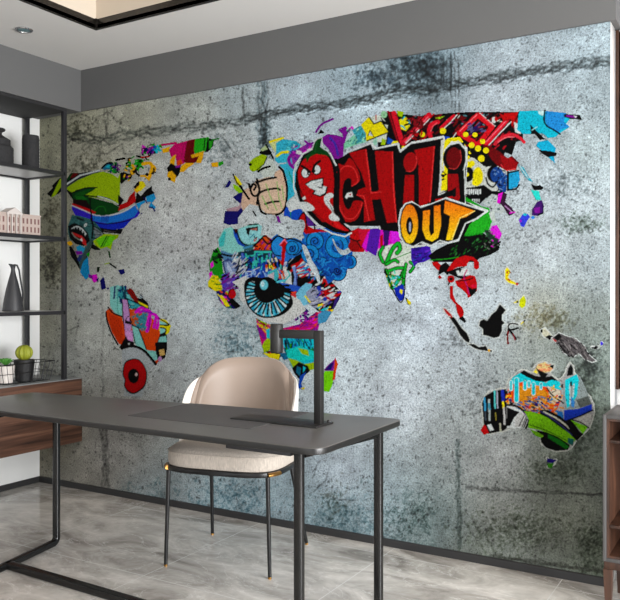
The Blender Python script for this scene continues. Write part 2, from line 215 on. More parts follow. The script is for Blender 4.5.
    F(K,"244,288 246,280 253,277 262,278 276,281 288,290 292,298 293,304 288,311 280,316 270,318 260,317 252,311 246,302",1)
    for i in range(46):
        a=np.radians(-40+255*i/45.); a2=a; r1x,r1y=13.5,13; 
        ox,oy=268+23*np.cos(a)*.92,294+21.5*np.sin(a)
        if oy<279 or (oy<292 and ox>285): continue
        ix,iy=266+12*np.cos(a),290+11.5*np.sin(a); L(((90,200,220),(215,225,228),(120,205,222),(50,160,195))[i%4],2.0,[[ix,iy],[ox,oy]])
    for i in range(22):
        a=np.radians(-30+245*i/21.); L(K,1.7,[[268+12*np.cos(a),292+12*np.sin(a)],[268+23*np.cos(a+.08),294+20*np.sin(a+.08)]],taper=.6)
    E(K,266.5,290,12.5,13); F(K,"254,279 268,279 285,288 284,296 276,300 256,290"); E((110,200,215),264,285,4,5); E((200,230,235),262.5,284,1.8,3)
def art_asia():
    CUR[0]=4
    L(PU,2,"316,132 321,125 328,121 333,119",1); F(K,"318,134 321,129 325,133"); 
    F(PU,"319,139 328,134 336,135 343,137 341,128 346,126 349,131 346,138 344,146 343,158 334,160 328,148"); L((70,50,170),2.2,"330,138 335,144 338,155",1); L(PU,2.6,"340,130 344,133 349,130",1); L(MG,1.6,"348,130 352,127 354,131"); F((130,200,170),"344,144 350,138 358,132 366,136 366,142 352,146 344,149"); F((70,170,185),"352,130 360,126 366,127 367,140 360,143 355,136"); FL([(60,150,160),(150,215,190),TL],(346,128,365,146),40,4,1.3,-.8,[4])
    F(K,"377,126 384,112 400,114 420,116 450,113 470,112 500,112 510,112 523,112 523,124 523,140 516,142 512,155 505,152 500,170 498,185 480,200 440,205 390,160 378,148")
    FL([(140,14,28),(90,8,18),(170,20,40),(60,10,20)],(402,114,520,150),150,6,1.5,-.8,[4]); FL([(170,30,110),(90,140,150),(200,200,190)],(404,114,518,126),22,3,1,-.4,[4])
    F((200,210,200),"366,118 380,115 388,124 386,142 366,142"); F(YE,"361,125 369,117 373,124 380,121 389,132 384,134 366,141 366,134"); L(K,1.2,"369,117 374,124 381,121 389,132 367,141"); F(WH,"368,135 370,130.5 373,136"); L(K,.8,"368,136 370,130.5 373.5,136.5"); L(RED,1.4,"376,115 376,120"); E((150,200,160),384,114.5,3,3.5); F(K,"380,116 384,121 389,122 388,125 383,124"); F((150,200,180),"373,141 377,137 377,144 374,147"); F(LIME,"382,138 386,140 385,145 381,145"); F(BL,"388,137 394,141 391,144 387,144"); F(YE,"393,141 398,141 400,146 391,144")
    F(LIME,"397,110.5 404,112 402,117 398,116"); F(YE,"399,120 406,117 410,126 406,131 401,129"); FL([CY],(398,114,410,132),7,4,1.2); F((170,12,36),"387,111 396,112 399,124 404,140 405,147 399,144 396,138 391,124"); L((206,24,48),4.6,"394,113 398,128 402,142"); L(K,.8,"390,112 397,136 400,145"); L((110,10,20),1,"388,113 396,138")
    L((206,24,48),5,"429,115 416,129 404,143"); L((240,110,130),1.1,"428,117 415,131 405,142"); L((110,10,20),1.2,"425,115 402,140"); L(WH,.9,"433,115 420,129 406,143"); L(RED,1.4,"434,114 430,118"); FL([DR,(130,16,30),K],(408,116,424,134),36,4,1.6,None,[4]); F(YE,"402,146 409,146 408,149 401,151"); E(YE,422.5,134.5,2.5); FL([DR,RED],(412,134,424,142),16,4,1.5); L((206,24,48),4,"438,122 432,124 429,130 431,138",1); L((240,110,120),.8,"437,123 433,126 431,131"); L((206,24,48),3.4,"454,116 447,122 441,128"); L(WH,.9,"457,115 450,123 441,131"); E(YE,443,131,3.2); F(BL,"444,136 450,137 449,140 444,138"); F(LIME,"434,118 445,116 440,119"); FL([DR],(452,118,464,136),20,5,1.6,-.8)
    L((206,24,40),5,"459,133 478,115 492,127 478,145 459,133"); L((240,120,130),1,"460,131 477,114.5"); L(WH,.8,"480,113 495,126"); L((70,8,14),1,"463,134 478,119 488,127 476,141"); FL([NAVY,(60,30,80),(90,90,130)],(467,124,482,136),26,4,1.6,-.6,[4]); L((240,90,100),.9,"484,118 494,126"); L(WH,.8,"452,139 456,133")
    L((206,24,48),4.8,"510,116 499,129 486,144"); L((240,110,130),1,"508,119 486,142"); L(WH,.9,"512,121 500,133 489,145"); F(RED,"500,114 518,112 517,126 512,128 511,119 504,122"); E(WH,494,120,2.2,3); L(K,1.6,"487,119 497,112.5 503,114",1); E(RED,496,119,1.6,2.5); L(K,1,"512,129 519,112"); L((206,40,60),3,"495,144 503,137 512,134.5 520,138 524,142",1); L((240,120,130),.9,"498,142 506,137.5 514,137",1); F(K,"499,145 508,139 517,141 514,144 504,146"); F(WH,"514,122 518,124 521,134 515,132")
    F(DR,"482,144 490,146 500,152 510,160 512,168 500,168 492,160"); L((220,60,70),.9,"488,150 498,160 503,168",1); L(DR,5,"488,148 500,162"); F((150,10,20),"500,155 508,158 512,156 518,164 516,170 504,171"); L((230,90,90),.8,"507,170.5 515,169"); L((110,8,16),2,"512,157 518,163")
    # skull
    CUR[0]=15
    F((190,196,192),"464,156 474,158 484,166 498,166 512,174 508,188 492,196 478,200 466,196 464,180"); F(YE,"448,138 460,137 466,146 466,160 474,164 470,170 464,166 462,150 454,145 444,148"); 
    for x,y,r in ((465.7,134.5,2.7),(475,134.8,2.5),(482.5,141.5,2.6),(471.6,145.2,3),(478,148.5,3.1),(486,150.5,2.9),(481.3,158.5,3.4),(470,152.5,1.6),(472,163.5,3),(468,157.5,2),(478.5,153.8,1)): E(YE,x,y,r)
    F(K,"470,146 478,152 489,160 492,166 486,167 478,160 470,152"); E(YE,481.3,158.5,3.4); E(YE,478,148.5,3.1); E(YE,471.6,145.2,3); E(K,468.5,174.5,5,7.5,.1); E(YE,467,174.5,2.1); F(YE,"474,170 479,167 483,174 482,182 477,186 472,184 473,177",1); FL([(190,180,10),(150,150,20)],(474,168,482,184),14,2,.8)
    E(K,494,174,7,8.5); E((26,70,140),497,175,6.5,8); F((26,70,140),"494,180 500,170 508,176 506,192 500,192"); FL([K,(50,110,180),(120,150,190)],(494,168,507,190),40,3,1,None,[15]); L(K,1.6,"486,178 488,184 493,187 497,182",1)
    F(K,"465,188 474,187 484,185 492,191 505,192 498,196 486,198 480,204 468,198 465,194"); 
    for i in range(7): F(WH,[[466+i*2.2,189.5],[467.7+i*2.2,189],[467.6+i*2.2,194+(i%2)],[466.2+i*2.2,194]])
    for i in range(4): F(WH,[[472+i*2.1,199],[473.4+i*2.1,199],[472.8+i*2.1,203.5]])
    L(K,1,"487,188 493,192 499,190",1); F((180,190,190),"482,202 492,194 500,196 498,202 506,208 502,214 494,212 488,206"); FL([K,TL],(488,196,502,210),10,2,1)
    CUR[0]=4
    F((36,160,205),"509,173 519,171 520,180 517,187 508,190"); L(K,1.6,"508,172 508,190 516,189 519,185"); L(K,1.4,"508,173 519,170.5"); F(MG,"498,194 503,192 502,204 497,203"); F((60,30,60),"503,192 507,194 505,202 512,208 515,213 509,216 504,208 500,203"); L(MG,1.2,"510,213 515,212"); L(LI,.8,"505,206 512,212")
    # kamchatka and far east
    F((20,178,200),"519,111 540,110.5 548,112 560,113 572,116 566,124 570,127 560,133 556,137 548,138 544,134 534,132 530,134 523,134 517,130"); F((40,140,205),"546,111 566,113 564,122 570,127 562,129 558,133 548,128 545,120"); L(K,1.6,"545,110.5 544,120 547,126 554,130 560,134",1); F((190,220,220),"538,111 544,111 543,116 539,114"); F(K,"530,124 536,130 544,138 546,139 540,140 535,134 531,134"); L((150,205,205),1,"532,130 537,127")
    F(K,"564,114 580,115 582,120 576,119 571,119 564,117"); L(PU,2,"567,116 576,117"); F(WH,"573,115.5 577,116 576,118"); F((24,170,205),"538,142 548,140 556,148 554,156 555,163 549,158 544,152 536,146"); F(K,"539,150 550,151 557,153 556,156 548,157 543,154")
    F((40,170,190),"518,164 524,168 526,172 529,177 533,182 528,180 522,172"); L(WH,.8,"520,166 528,178"); F(K,"531,184 536,186 540,185 544,188 541,190 534,190"); F((50,210,200),"531,190 539,191 541,200 536,200"); F((70,30,110),"537,202 542,200 544,206 543,213 538,216 532,215 532,210"); F(PU,"534,208 540,207 540,213 535,213"); L(K,1.4,"543,206 543,213 538,215"); F((60,70,210),"519,220 523,214 528,214 530,217 527,221 524,227 521,226"); E((50,190,210),525,214.5,2,1.3); E((150,40,200),520.5,221,1.4); E((60,140,220),533,217.5,1.8,1.5)
    # underside colours below lettering
    F(RED,"350,232 358,228 366,230 368,240 364,252 356,252 350,246"); E((150,10,16),354,246,5.5,6); L(K,1.4,"349,238 357,241 364,238",1); L(K,1.2,"357,241 361,248",1); F((200,20,60),"358,229 370,229 368,241 360,240"); F(MG,"362,246 368,232 376,229 400,228 400,244 388,247 380,250 366,252"); F((90,30,170),"370,229 381,228 378,248 376,256 366,250"); F((60,20,110),"383,228 390,230 388,246 384,246"); F((210,40,220),"391,230 399,229 399,242 392,243")
    F(RED,"380,236 383,234 383,246 380,247"); F((205,215,205),"378,249 392,244 402,243 412,248 412,258 408,270 404,282 392,284 386,268 380,262"); 
    for s,w in (("383,247 380,254 383,262",2.4),("386,264 392,250 398,243.5 400,249 397,253",3),("387,264 394,260 398,262",2.2),("386,272 398,268 404,270 396,284",2.4),("392,288 402,286 404,276 406,264",2.2),("386,270 391,286",2),("410,262 414,266 410,272",1.8)): L(K,w+1.6,s,1); L((24,176,50),w,s,1)
    L(GR,.8,"396,258 424,247"); FL([(50,200,170),GR,YE,CY,DG],(386,272,404,288),50,4,1.3,None,[4]); F((20,50,180),"394,288 403,284 405,292 403,300 400,301 396,295"); F(YE,"400,289 403,290 402,295 399.5,292"); F((30,30,30),"405,297 408,299 411,304 408,305"); F(YE,"407,299 411,302 410.5,305.5 407.5,303"); L(K,1,"385,269 392,288 400,302 404,297 405,284",1)
    F((70,30,170),"411,248 430,245 432,258 424,262 418,263 414,267 411,258"); FL([(40,20,120),(110,50,200),(40,80,190)],(412,248,430,264),30,5,1.6,-.3,[4])
    F(K,"428,256 436,250 446,245 458,236 470,234 482,232 492,240 500,244 499,250 490,255 480,258 476,262 446,262 434,262"); F((30,160,36),"458,236 466,226 476,212 480,206 464,203 464,196 476,203 488,210 492,220 489,230 480,234 470,236"); F((40,170,40),"480,206 489,208 492,222 486,232 474,234 462,234 468,222"); F((210,40,210),"492,226 497,225 502,234 500,239 495,237 490,231"); F((210,40,210),"492,241 499,238 499,243 494,245"); F((40,60,50),"484,230 490,230 499,240 496,246 488,238")
    FL([(24,110,34),(70,140,80),(16,60,24)],(450,234,494,256),60,3,.8,-.8,[4]); FL([(120,130,120),MG],(484,230,496,248),12,4,.8,.8,[4]); L(GR,.9,"430,260 446,259 458,257",1); L(K,2,"494,246 500,242",0); F((190,200,196),"489,213 494,210 496,222 491,220")
    F(RED,"432,262 438,262 443,267 443,272 438,270 433,265"); F(RED,"440,275 442,278 440,279 438,277"); F(K,"440,266 446,262 450,266 448,276 452,280 448,286 449,276 444,272 438,275")
    F(RED,"447,271 451,264 457,258 465,255.5 473,257 479,262 479,267 476,270 474,266 474,261 470,260 467,264 467,266 458,267 450,271"); E(RED,476.5,266.5,2.6,2.8); F(WH,"455,272 460,269 468,268 470,274 464,276 458,275"); F(K,"458,269 462,269 460,273"); 
    F(K,"446,272 458,268 466,266 456,271 458,276 468,276 462,279 454,276"); E(RED,451,279,3.6,3.6); E(K,451,279,1.8,1.6); F(RED,"455,281 462,279 470,275 475,276 477,283 477,291 472,296 468,298 467,294 463,290 457,286"); F(K,"466,285 472,289 477,288 476,292 471,297 468,290"); E((200,20,60),474,286,3,1.6); L((180,30,110),1.2,"467,270 464,277 467,286 469,294",1); L(K,1,"458,281 467,280 473,278",1)
    F(RED,"450,286 453,286 453,294 456,302 462,307 464,312 463,317 460,318 457,312 456,305 450,298 450,292"); F(K,"459,318 463,316 466,321 465,323 461,320")
    # CHILI letters
    CUR[0]=16
    L(WH,2.6,"345,159 349,153 371,143 376,149 398,144 399,152 412,143 443,137 444,140 441,180 446,180 449,146 458,142 466,148 466,165 464,202 487,211 478,217 464,226 458,240 450,242 440,243 424,245 410,247 402,240 399,229 380,228 379,224 350,226 336,222 322,210",0)
    F(K,"336,160 344,156 348,153 371,144 373,150 397,145 400,153 411,144 441,139 438,200 447,180 447,146 464,142 467,160 464,200 484,212 470,224 462,240 410,246 400,240 400,232 381,230 380,226 350,226 334,218 326,205 330,180")
    F((190,192,190),"440,193 437,200 441,190") 
    R1=(166,8,14)
    F(R1,"350,158 344,165 338,164 334,174 333,190 335,210 341,220 349,222 357,219 361,210 363,202 354,201 351,207 347,209 343,200 343,186 346,179 351,179 352,186 360,180 357,168",1); F(K,"344,182 348,179 351,181 350,185 354,189 352,193 352,200 349,207 345,204 343,192"); L((225,60,60),.8,"352,186 358,181 354,169 346,166 340,172 338,190 340,208 346,218 354,218 360,210 362,203",1)
    F(R1,"349,153 366,149 370,175 371,194 375,220 364,222 364,200 357,195 358,190 366,187 361,172"); F(R1,"375,151 393,151.5 394,180 397,222 387,223 381,199 370,200 370,192 378,191"); L((225,60,60),.9,"366,150 369,176 371,193 381,192"); L((225,60,60),.9,"392.5,152 393.5,190 396.5,222"); L((225,60,60),.8,"357,195 364,196 369,220"); F(K,"370,155 375,153 379,190 373,192 371,180"); F(K,"375,200 380,200 386,221 378,222")
    F(WH,"345,197 347,193 352,192 353,197 348,197 347,199"); F((200,40,60),"349,194 351.5,193.5 350.5,196")
    E(K,410.5,162,9,11.5); E((158,12,18),410.5,162,7,9.8,.12); L((210,60,60),.7,"406,171 412,171 416.5,163 416,156",1); F(R1,"405,175 414,175 414,203 403,204"); F(K,"396,150 400,152 403,174 402,205 398,200"); F(R1,"414,150 435,146 433,170 431,200 426,205 419,206 419,180 418,160"); L((220,60,60),.8,"434,147 432,176 430,202"); F(K,"437,140 443,138 440,180 439,200 431,202"); F((200,202,196),"441,140 444,140 443,170 446,190 439,194")
    F(YE,"443,142 448,138 447,190 441,191 442,170"); FL([K,YE],(442,168,446,190),10,3,1.6)
    L(WH,1,"444,140 441,170 438.5,195 446,192")
    L(WH,1.6,"443,170 444,160 445,150 452,142 460,143 466,150 466.5,160 464,170 465,203",0); E(K,454,158.5,11,13.5); E((110,8,16),454,158,7.6,10.5); L((190,60,60),.7,"449,168 456,168.5 461,160 460,150",1); F((150,10,18),"447,174 458,174 460,198 458,202 452,198 456,190 448,193"); F(K,"445,192 452,190 456,187 456,196 447,200"); L(RED,1.6,"448,198 452,197"); L(RED,1.6,"436,200 442,199"); F(K,"459,172 464,170 465,203 460,202")
    L(K,3.2,"336,160 338.5,172 338,196 338,210 344,222")
    # OUT letters
    CUR[0]=17
    F(WH,"398,222 400,210 405,203 412,201 420,206 432,203 444,198 446,197 488,211 478,219 466,224 459,241 448,244 440,241 430,247 420,243 413,248 404,245 399,236"); F(K,"399.5,222 402,210 406,204 412,202.5 419,206 421,208 432,204 445,199 485,211.5 476,218 465,223 458,239 448,242 440,240 431,245 422,241.5 413,246 405,243 401,236")
    O1=((226,120,16),(236,206,24))
    E(K,409.5,224,9.5,19,.05); F(O1,[[409.5+8.5*np.cos(t),224+19.5*np.sin(t)] for t in np.linspace(0,6.28,26)]); E(K,409.5,226,3.4,9); E((170,180,200),410,227,1.2,5)
    F(O1,"423,211 430,210 429,230 431,236 434,233 434,206 440.5,205 441,226 438,238 432,241.5 426,239 422.5,230"); F(O1,"445,200.5 475,211 466,217 460,218.5 456,230 452,240 446,240 449,226 450,216 444,213"); L((250,235,140),.7,"475,211 460,218 452,240")
    # chili pepper
    CUR[0]=18
    F(K,"296,172 295,186 300,202 309,214 320,225 334,232 347,234 352,231 344,224 339,216 337,200 337.5,180 336,166 331,156 322,149 313,149 303,155",0); L(WH,1.6,"336,165 330,153.5 322.5,148.5 321.5,138 315.5,140 313,148.5 303,154 296.5,163 293.6,173 293.6,187 298.5,203 307.5,215 319.5,227 332,233.5 345,236.5 351,233",0)
    F(RED,"298,174 302,162 309,156 319,153 327,156 332,166 334,182 333,198 334,212 340,223 349,231 336,228 321,218 310,205 301,190",1); F((214,30,34),"330,214 338,224 346,231 336,227")
    F(DG,"303,158 312,151 315,142 318,139 322,138 320,147 328,152 331,157 324,155 316,154 310,157 307,163 306,158"); L((24,100,40),1,"317,141 315,152")
    F((150,10,16),"300,190 306,200 316,212 326,222 322,222 310,209 301,196")
    E(K,305.5,173,4.6,5.2); E(WH,305.5,173,3.8,4.4); E(K,316.5,170,4.6,5); E(WH,316.5,169.5,3.8,4.3); E(K,308.8,173,1.9,2.2); E(K,313.6,171,1.9,2.2); E(WH,309,173.3,.6); E(WH,313.4,171.2,.6)
    L(K,2.4,"301.5,166 305,168 310,172",1,0,.0); L(K,2.4,"312.5,171.5 315,165 320,161",1); L((140,8,14),.9,"310,175 314,174")
    F(K,"304.5,184 311,180 323.5,177.5 323.5,186 328,187 326,195 320,197 312,194 314,191"); F(WH,"306,184.3 312,181 322.5,178.8 322.5,186 326.5,186.5 325,193 320,195.5 314,193.5 316,190.5 310,188"); L(K,.9,"318,187 322,188 322,184"); L((110,120,120),.6,"313,184 322,181")
    F(WH,"324,197 329,193 333,194 333,197 330,199 330,203 333,207 334,213 339,218 338,221 331,220 329,216 332,212 328,207 325,203",1); L((120,130,130),.7,"326,200 330,205 334,213"); 
    F(WH,"288,205 292,197 295,198 299,202 306,202 313,206 314,210 308,211 301,209 294,210 290,212",1); F(WH,"302,198 305,196 306,199 303,200")
    CUR[0]=4
def art_islands():
    CUR[0]=5
    W=(200,206,204)
    def isl(c,s,w=1.6,sm=0): L(W,w,s,sm,1); F(c,s,sm)
    isl(RED,"443,308 446,309 450,313 453,317 450,318 446,313"); isl(K,"449,317 454,317 457,321 461,327 467,333 470,340 469,343 465,341 460,335 456,327"); isl(K,"468,344 474,344 479,347 486,346 488,350 492,350 492,352 487,351 480,350 474,348"); E(GO,489,350.5,.9,1.4)
    isl(K,"480,321 484,319 487,321 492,314 496,311 500,304 506,310 502,315 502,320 505,323 502,325 502,331 499,337 494,338 488,336 483,335 483,329 479,326"); F(RED,"450,315 453,317 451,318")
    L(W,3,"507,341 508,325 512,323.5 519,324 523,321"); L(K,1.5,"508,330 509,324.5 513,323.5 518,324.5",1); L(K,1.4,"522,323 525,320.5"); L(YE,1.2,"521,324 523,322"); L(K,1.7,"508,330 513,329.5 518,328",1); L(K,2,"507,335 509,329 512,333 516,339"); L((120,20,24),1.8,"508,332 507.5,339 508,343.5"); L((150,60,70),1.2,"513,334 515,340")
    isl(YE,"505,270 507,267 510,270 510,273 508,277 511,280 515,282 518,285 516,285 509,283 505,279"); FL([RED,OR],(506,270,510,282),5,2,1.3,None,[5]); E(RED,517,284,1.3); L(DR,1.2,"509,271 511,273")
    isl((196,204,12),"519,302 520,299 524,295.5 526,300 525.5,306 522,308.5 519,306"); isl(YE,"513,303 518,300 519,303",1); E(K,517.5,302,1.1)
    isl((190,190,170),"540,330 545,328 549,332 552,336 548,338 544,337"); E(K,541.6,331,1.2,1.8); F(K,"545,337 549,335 553,336 550,340"); isl((98,94,96),"552,338 559,333 566,336 576,339 584,346 589,355 596,361 592,362 585,359 579,353 573,357 569,356 563,352 558,344"); FL([(60,56,58),(140,136,136),K],(556,335,586,358),90,9,.8,.9,[5]); F(K,"554,338 559,333 562,337 558,341"); F(K,"558,341 563,349 570,356 565,353 560,347"); F(RED,"552,338 557,341 555,342")
    L(W,3,"592,347 598,347"); F(K,"591,347 594,347 596,345.5 599,347 596,349 592,348.5"); L(W,3,"601,345 601.8,342.5"); E((60,30,210),601.6,343.5,1.3,1.9)
def art_australia():
    CUR[0]=6
    O="482,430 484,424 483,414 482,403 485,397 489,392 494,391 500,389 506,389 509,380 513,377 518,372 522,370 527,371 531,373 535,372 534,368 537,364 543,362 549,364 552,365 554,365.5 553,369 549,372 552,376 558,380 561,379 564,376 566,372 567,368 570,363 573,366 574,373 577,376 578,383 580,388 585,392 590,397 593,404 594,412 592,420 589,428 583,434 576,440 571,448 566,450 556,451 548,448 542,444 540,436 536,430 530,428 522,425 511,428 503,431 496,432 488,434"
    L((190,194,188),2.6,O,0,1); F((160,160,160),O)
    F(K,"483,414 482,403 485,396 494,391 506,389 507,428 503,431 488,434 484,426"); F(RED,"480.5,430 484,424.5 486,426 489,433 484,435")
    for i,(x,c,a,b,w) in enumerate(((484.5,(60,150,190),398,410,2),(489,(170,180,180),400,420,2.2),(489,(80,150,170),404,409,2.4),(494.5,(90,190,190),391,408,1.6),(497,(170,170,185),391,408,1.4),(495.5,(150,140,60),413,420,1.2),(502.5,(30,50,170),391,400,3.2),(503,YE,402,408,2),(504,(190,190,190),408,424,2),(500,(180,180,160),424,431,1.6),(485,(70,80,90),412,420,1.6))): L(c,w,[[x,a],[x+(.6),b]])
    F(WH,"487,425 491,424 494,430 490,431"); F(OR,"506,394 511,392 512,398 507,399"); FL([K,OR,NAVY,GO],(506,390,514,404),24,3,1.6,None,[6])
    F(OR,"510,384 516,380 540,384 560,388 562,398 556,412 545,414 532,410 520,404 512,402"); F((206,140,30),"514,386 540,386 556,400 552,410 535,408 518,402"); FL([OR,(206,140,30),(196,180,150),NAVY,(40,120,170),(150,110,70)],(514,396,560,414),170,4,1.4,.3,[6]); FL([NAVY,PU,(60,60,60),(180,160,130)],(520,402,548,416),60,4,1.3,.5,[6])
    F((206,186,130),"534,371 538,364 545,362 553,368 550,372 540,373"); FL([(220,150,110),(200,120,90)],(538,364,550,371),16,4,1.2,.2,[6]); F(YE,"533,372 536,370 538,374"); F(K,"549,366 554,364.5 553,369"); F(K,"535,366 539,370 548,374 545,378 540,376")
    F((20,190,200),"509,384 513,377 520,373 527,377 538,380 546,383 552,378 560,382 561,390 556,390 548,387 540,386 530,384 522,382 514,384"); F(K,"520,373 524,370 529,373 536,376 545,377 552,376 558,381 552,380 545,382 536,381 527,377")
    for x,y0,y1,w in ((516.5,380,400,4),(525,382,388,3),(533.5,384,393,3),(511,382,389,2.4),(541,384,388,2),(529,382,386,2)): L((190,220,220),w+1.2,[[x,y0],[x,y1+.4]]); 
    for x,y0,y1,w in ((516.5,380,400,4),(525,382,388,3),(533.5,384,393,3),(511,382,389,2.4),(541,384,388,2),(529,382,386,2)): L((20,190,200),w,[[x,y0],[x,y1]])
    F((200,190,170),"547,386 560,390 562,400 556,402 549,394"); L(K,1.4,"547,388 553,396 562,402 566,405",1); E(NAVY,560,397,1.6,1.4); FL([GO,OR,K],(550,386,562,400),16,3,1.2,None,[6]); E(K,562.5,386,1.6,2)
    F((140,150,150),"563,382 580,376 590,398 592,408 566,412 563,400"); F((20,190,200),"565,380 577,374 579,380 577,396 574,401 572,398 574,386 570,384 569,386 570,406 567,408 565,396"); L((180,200,200),1,"570,384 570,404"); L((180,200,200),1.1,"574,384 573,397"); F((60,130,190),"571,396 575,402 574,408 571,406"); E(K,571,384,1.2,2.6); F(K,"567,376 568,369 571,364 573,368 573,375"); 
    F((28,60,170),"564,410 578,409 592,404 592,410 580,416 570,421 564,420"); L(K,1.4,"566,421 580,416 593,410"); F((90,96,92),"576,400 588,396 592,404 580,408"); F((180,180,176),"575,420 590,413 593,416 588,426 582,424"); F((40,110,170),"556,410 563,412 564,421 558,416")
    F(WH,"507,406 514,407 522,411 526,417 522,428 514,428 511,428 507,428"); F(K,"507,407 514,410 520,412 514,418 510,426 507,426"); F((190,192,190),"515,419 521,411 526,416 522,427 515,427"); L(K,2,"507,405 516,406 526,413 529,420 526,428",1); L(K,.8,"524,416 519,426"); L(K,.8,"526,417 522,427"); L(K,1,"527,419 524,427")
    F((118,180,20),"524,411 534,412 546,416 558,424 568,432 576,440 571,445 562,440 550,434 540,430 528,428 529,420"); L((60,110,14),1,"530,425 545,430 562,438 572,444",1)
    F(K,"536,430 546,432 558,437 570,445 568,450 556,451 546,448 541,442 540,436"); F((20,110,24),"548,434 560,440 570,447 566,449 556,443 548,438"); F((110,170,30),"530,429 536,431 544,436 541,438 536,436 532,432"); F((30,100,100),"568,438 574,439 573,446 568,443")
    F(K,"540,410 548,410 560,416 570,424 577,432 582,436 577,441 570,434 560,427 548,418 540,414"); L((190,190,176),1.6,"544,412 556,418 568,427 578,437",1); L((50,50,110),1.2,"540,411 550,417 562,426 572,435",1); F(K,"565,421 572,420 580,432 584,434 578,439 570,430"); F((118,190,20),"571,420 578,423 588,427 583,434"); L(K,1.2,"572,420 580,422 589,428",1)
    L((190,194,188),3,"547,458 550,461 556,460 554,464 548,467"); F((40,24,120),"547,458 552,459 557,460 553,463 547,462"); F((60,130,30),"547,464 554,463 552,468 548,468")
def art_all():
    art_north(); art_south(); art_africa(); art_asia(); art_islands(); art_australia()
# ---------------- materials ----------------
def lin(c): return tuple(((v/255)/12.92 if v/255<=.04045 else ((v/255+.055)/1.055)**2.4) for v in c)
MATS={}
def M(name,col,rough=.5,metal=0,spec=.5,bump=0,bscale=60,var=0,vscale=8,stretch=(1,1,1),trans=0,sheen=0,coat=0):
    if name in MATS: return MATS[name]
    m=bpy.data.materials.new(name); m.use_nodes=True; nt=m.node_tree; b=nt.nodes['Principled BSDF']
    L_=lin(col); b.inputs['Base Color'].default_value=(*L_,1); b.inputs['Roughness'].default_value=rough; b.inputs['Metallic'].default_value=metal
    b.inputs['Specular IOR Level'].default_value=spec; b.inputs['Transmission Weight'].default_value=trans; b.inputs['Coat Weight'].default_value=coat
    if sheen: b.inputs['Sheen Weight'].default_value=sheen
    tc=nt.nodes.new('ShaderNodeTexCoord'); mp=nt.nodes.new('ShaderNodeMapping'); mp.inputs['Scale'].default_value=stretch; nt.links.new(tc.outputs['Object'],mp.inputs[0])
    if var:
        n=nt.nodes.new('ShaderNodeTexNoise'); n.inputs['Scale'].default_value=vscale; n.inputs['Detail'].default_value=5; nt.links.new(mp.outputs[0],n.inputs['Vector'])
        r=nt.nodes.new('ShaderNodeValToRGB'); r.color_ramp.elements[0].position=.3; r.color_ramp.elements[1].position=.7
        r.color_ramp.elements[0].color=(*[v*(1-var) for v in L_],1); r.color_ramp.elements[1].color=(*[min(1,v*(1+var)) for v in L_],1)
        nt.links.new(n.outputs[0],r.inputs[0]); nt.links.new(r.outputs[0],b.inputs['Base Color'])
    if bump:
        n=nt.nodes.new('ShaderNodeTexNoise'); n.inputs['Scale'].default_value=bscale; n.inputs['Detail'].default_value=3; nt.links.new(mp.outputs[0],n.inputs['Vector'])
        u=nt.nodes.new('ShaderNodeBump'); u.inputs['Strength'].default_value=bump; u.inputs['Distance'].default_value=.004; nt.links.new(n.outputs[0],u.inputs['Height']); nt.links.new(u.outputs[0],b.inputs['Normal'])
    MATS[name]=m; return m
def wood(name,cols,stretch):
    m=bpy.data.materials.new(name); m.use_nodes=True; nt=m.node_tree; N=nt.nodes; b=N['Principled BSDF']; b.inputs['Roughness'].default_value=.45
    tc=N.new('ShaderNodeTexCoord'); mp=N.new('ShaderNodeMapping'); mp.inputs['Scale'].default_value=stretch; nt.links.new(tc.outputs['Object'],mp.inputs[0])
    n=N.new('ShaderNodeTexNoise'); n.inputs['Scale'].default_value=1.6; n.inputs['Detail'].default_value=7; n.inputs['Distortion'].default_value=1.6; nt.links.new(mp.outputs[0],n.inputs['Vector'])
    r=N.new('ShaderNodeValToRGB'); e=r.color_ramp.elements; e[0].position=.3; e[1].position=.75; e[0].color=(*lin(cols[0]),1); e[1].color=(*lin(cols[2]),1)
    k=e.new(.5); k.color=(*lin(cols[1]),1); nt.links.new(n.outputs[0],r.inputs[0])
    n2=N.new('ShaderNodeTexNoise'); n2.inputs['Scale'].default_value=9; n2.inputs['Detail'].default_value=4; nt.links.new(mp.outputs[0],n2.inputs['Vector'])
    mx=N.new('ShaderNodeMix'); mx.data_type='RGBA'; mx.blend_type='MULTIPLY'; mx.inputs[0].default_value=.45; nt.links.new(r.outputs[0],mx.inputs[6]); nt.links.new(n2.outputs[0],mx.inputs[7]); nt.links.new(mx.outputs[2],b.inputs['Base Color'])
    MATS[name]=m; return m
W_GREY=M('soffit paint grey',(87,87,87),.7,bump=.05); W_CEIL=M('ceiling paint',(205,203,200),.8); W_WHITE=M('white wall paint',(226,226,224),.8)
W_BASE=M('charcoal skirting',(42,42,43),.45); W_BEIGE=M('tray beige',(196,184,168),.8); W_BLACK=M('black gloss trim',(24,22,20),.15)
STEEL=M('dark steel',(58,58,60),.42,metal=.3,bump=.04,bscale=300); STEELD=M('shelf frame black',(40,40,43),.45,metal=.2); SHELF=M('frosted shelf panel',(190,190,190),.4)
DESK=M('desk top charcoal',(86,84,82),.36,bump=.03,bscale=400); DESKE=M('desk metal',(50,50,50),.2,metal=.75); PAD=M('desk pad',(74,73,74),.6,bump=.1,bscale=500)
LAMPM=M('lamp graphite',(24,23,22),.5,metal=.1); LEAT=M('beige leather',(142,126,114),.5,bump=.1,bscale=40,sheen=.2); FAB=M('cream woven fabric',(182,172,161),.85,bump=.9,bscale=300,var=.16,vscale=160,stretch=(1,1,.25)); SHELLW=M('ivory shell',(236,232,226),.4)
BLK=M('black metal',(16,16,17),.35,metal=.2); GOLD=M('brushed gold',(170,128,70),.3,metal=1)
WAL=wood('walnut',((52,33,24),(104,70,54),(150,110,88)),(3,.45,16)); WALD=wood('walnut dark',((38,23,15),(70,43,29),(96,62,44)),(6,6,1.2))
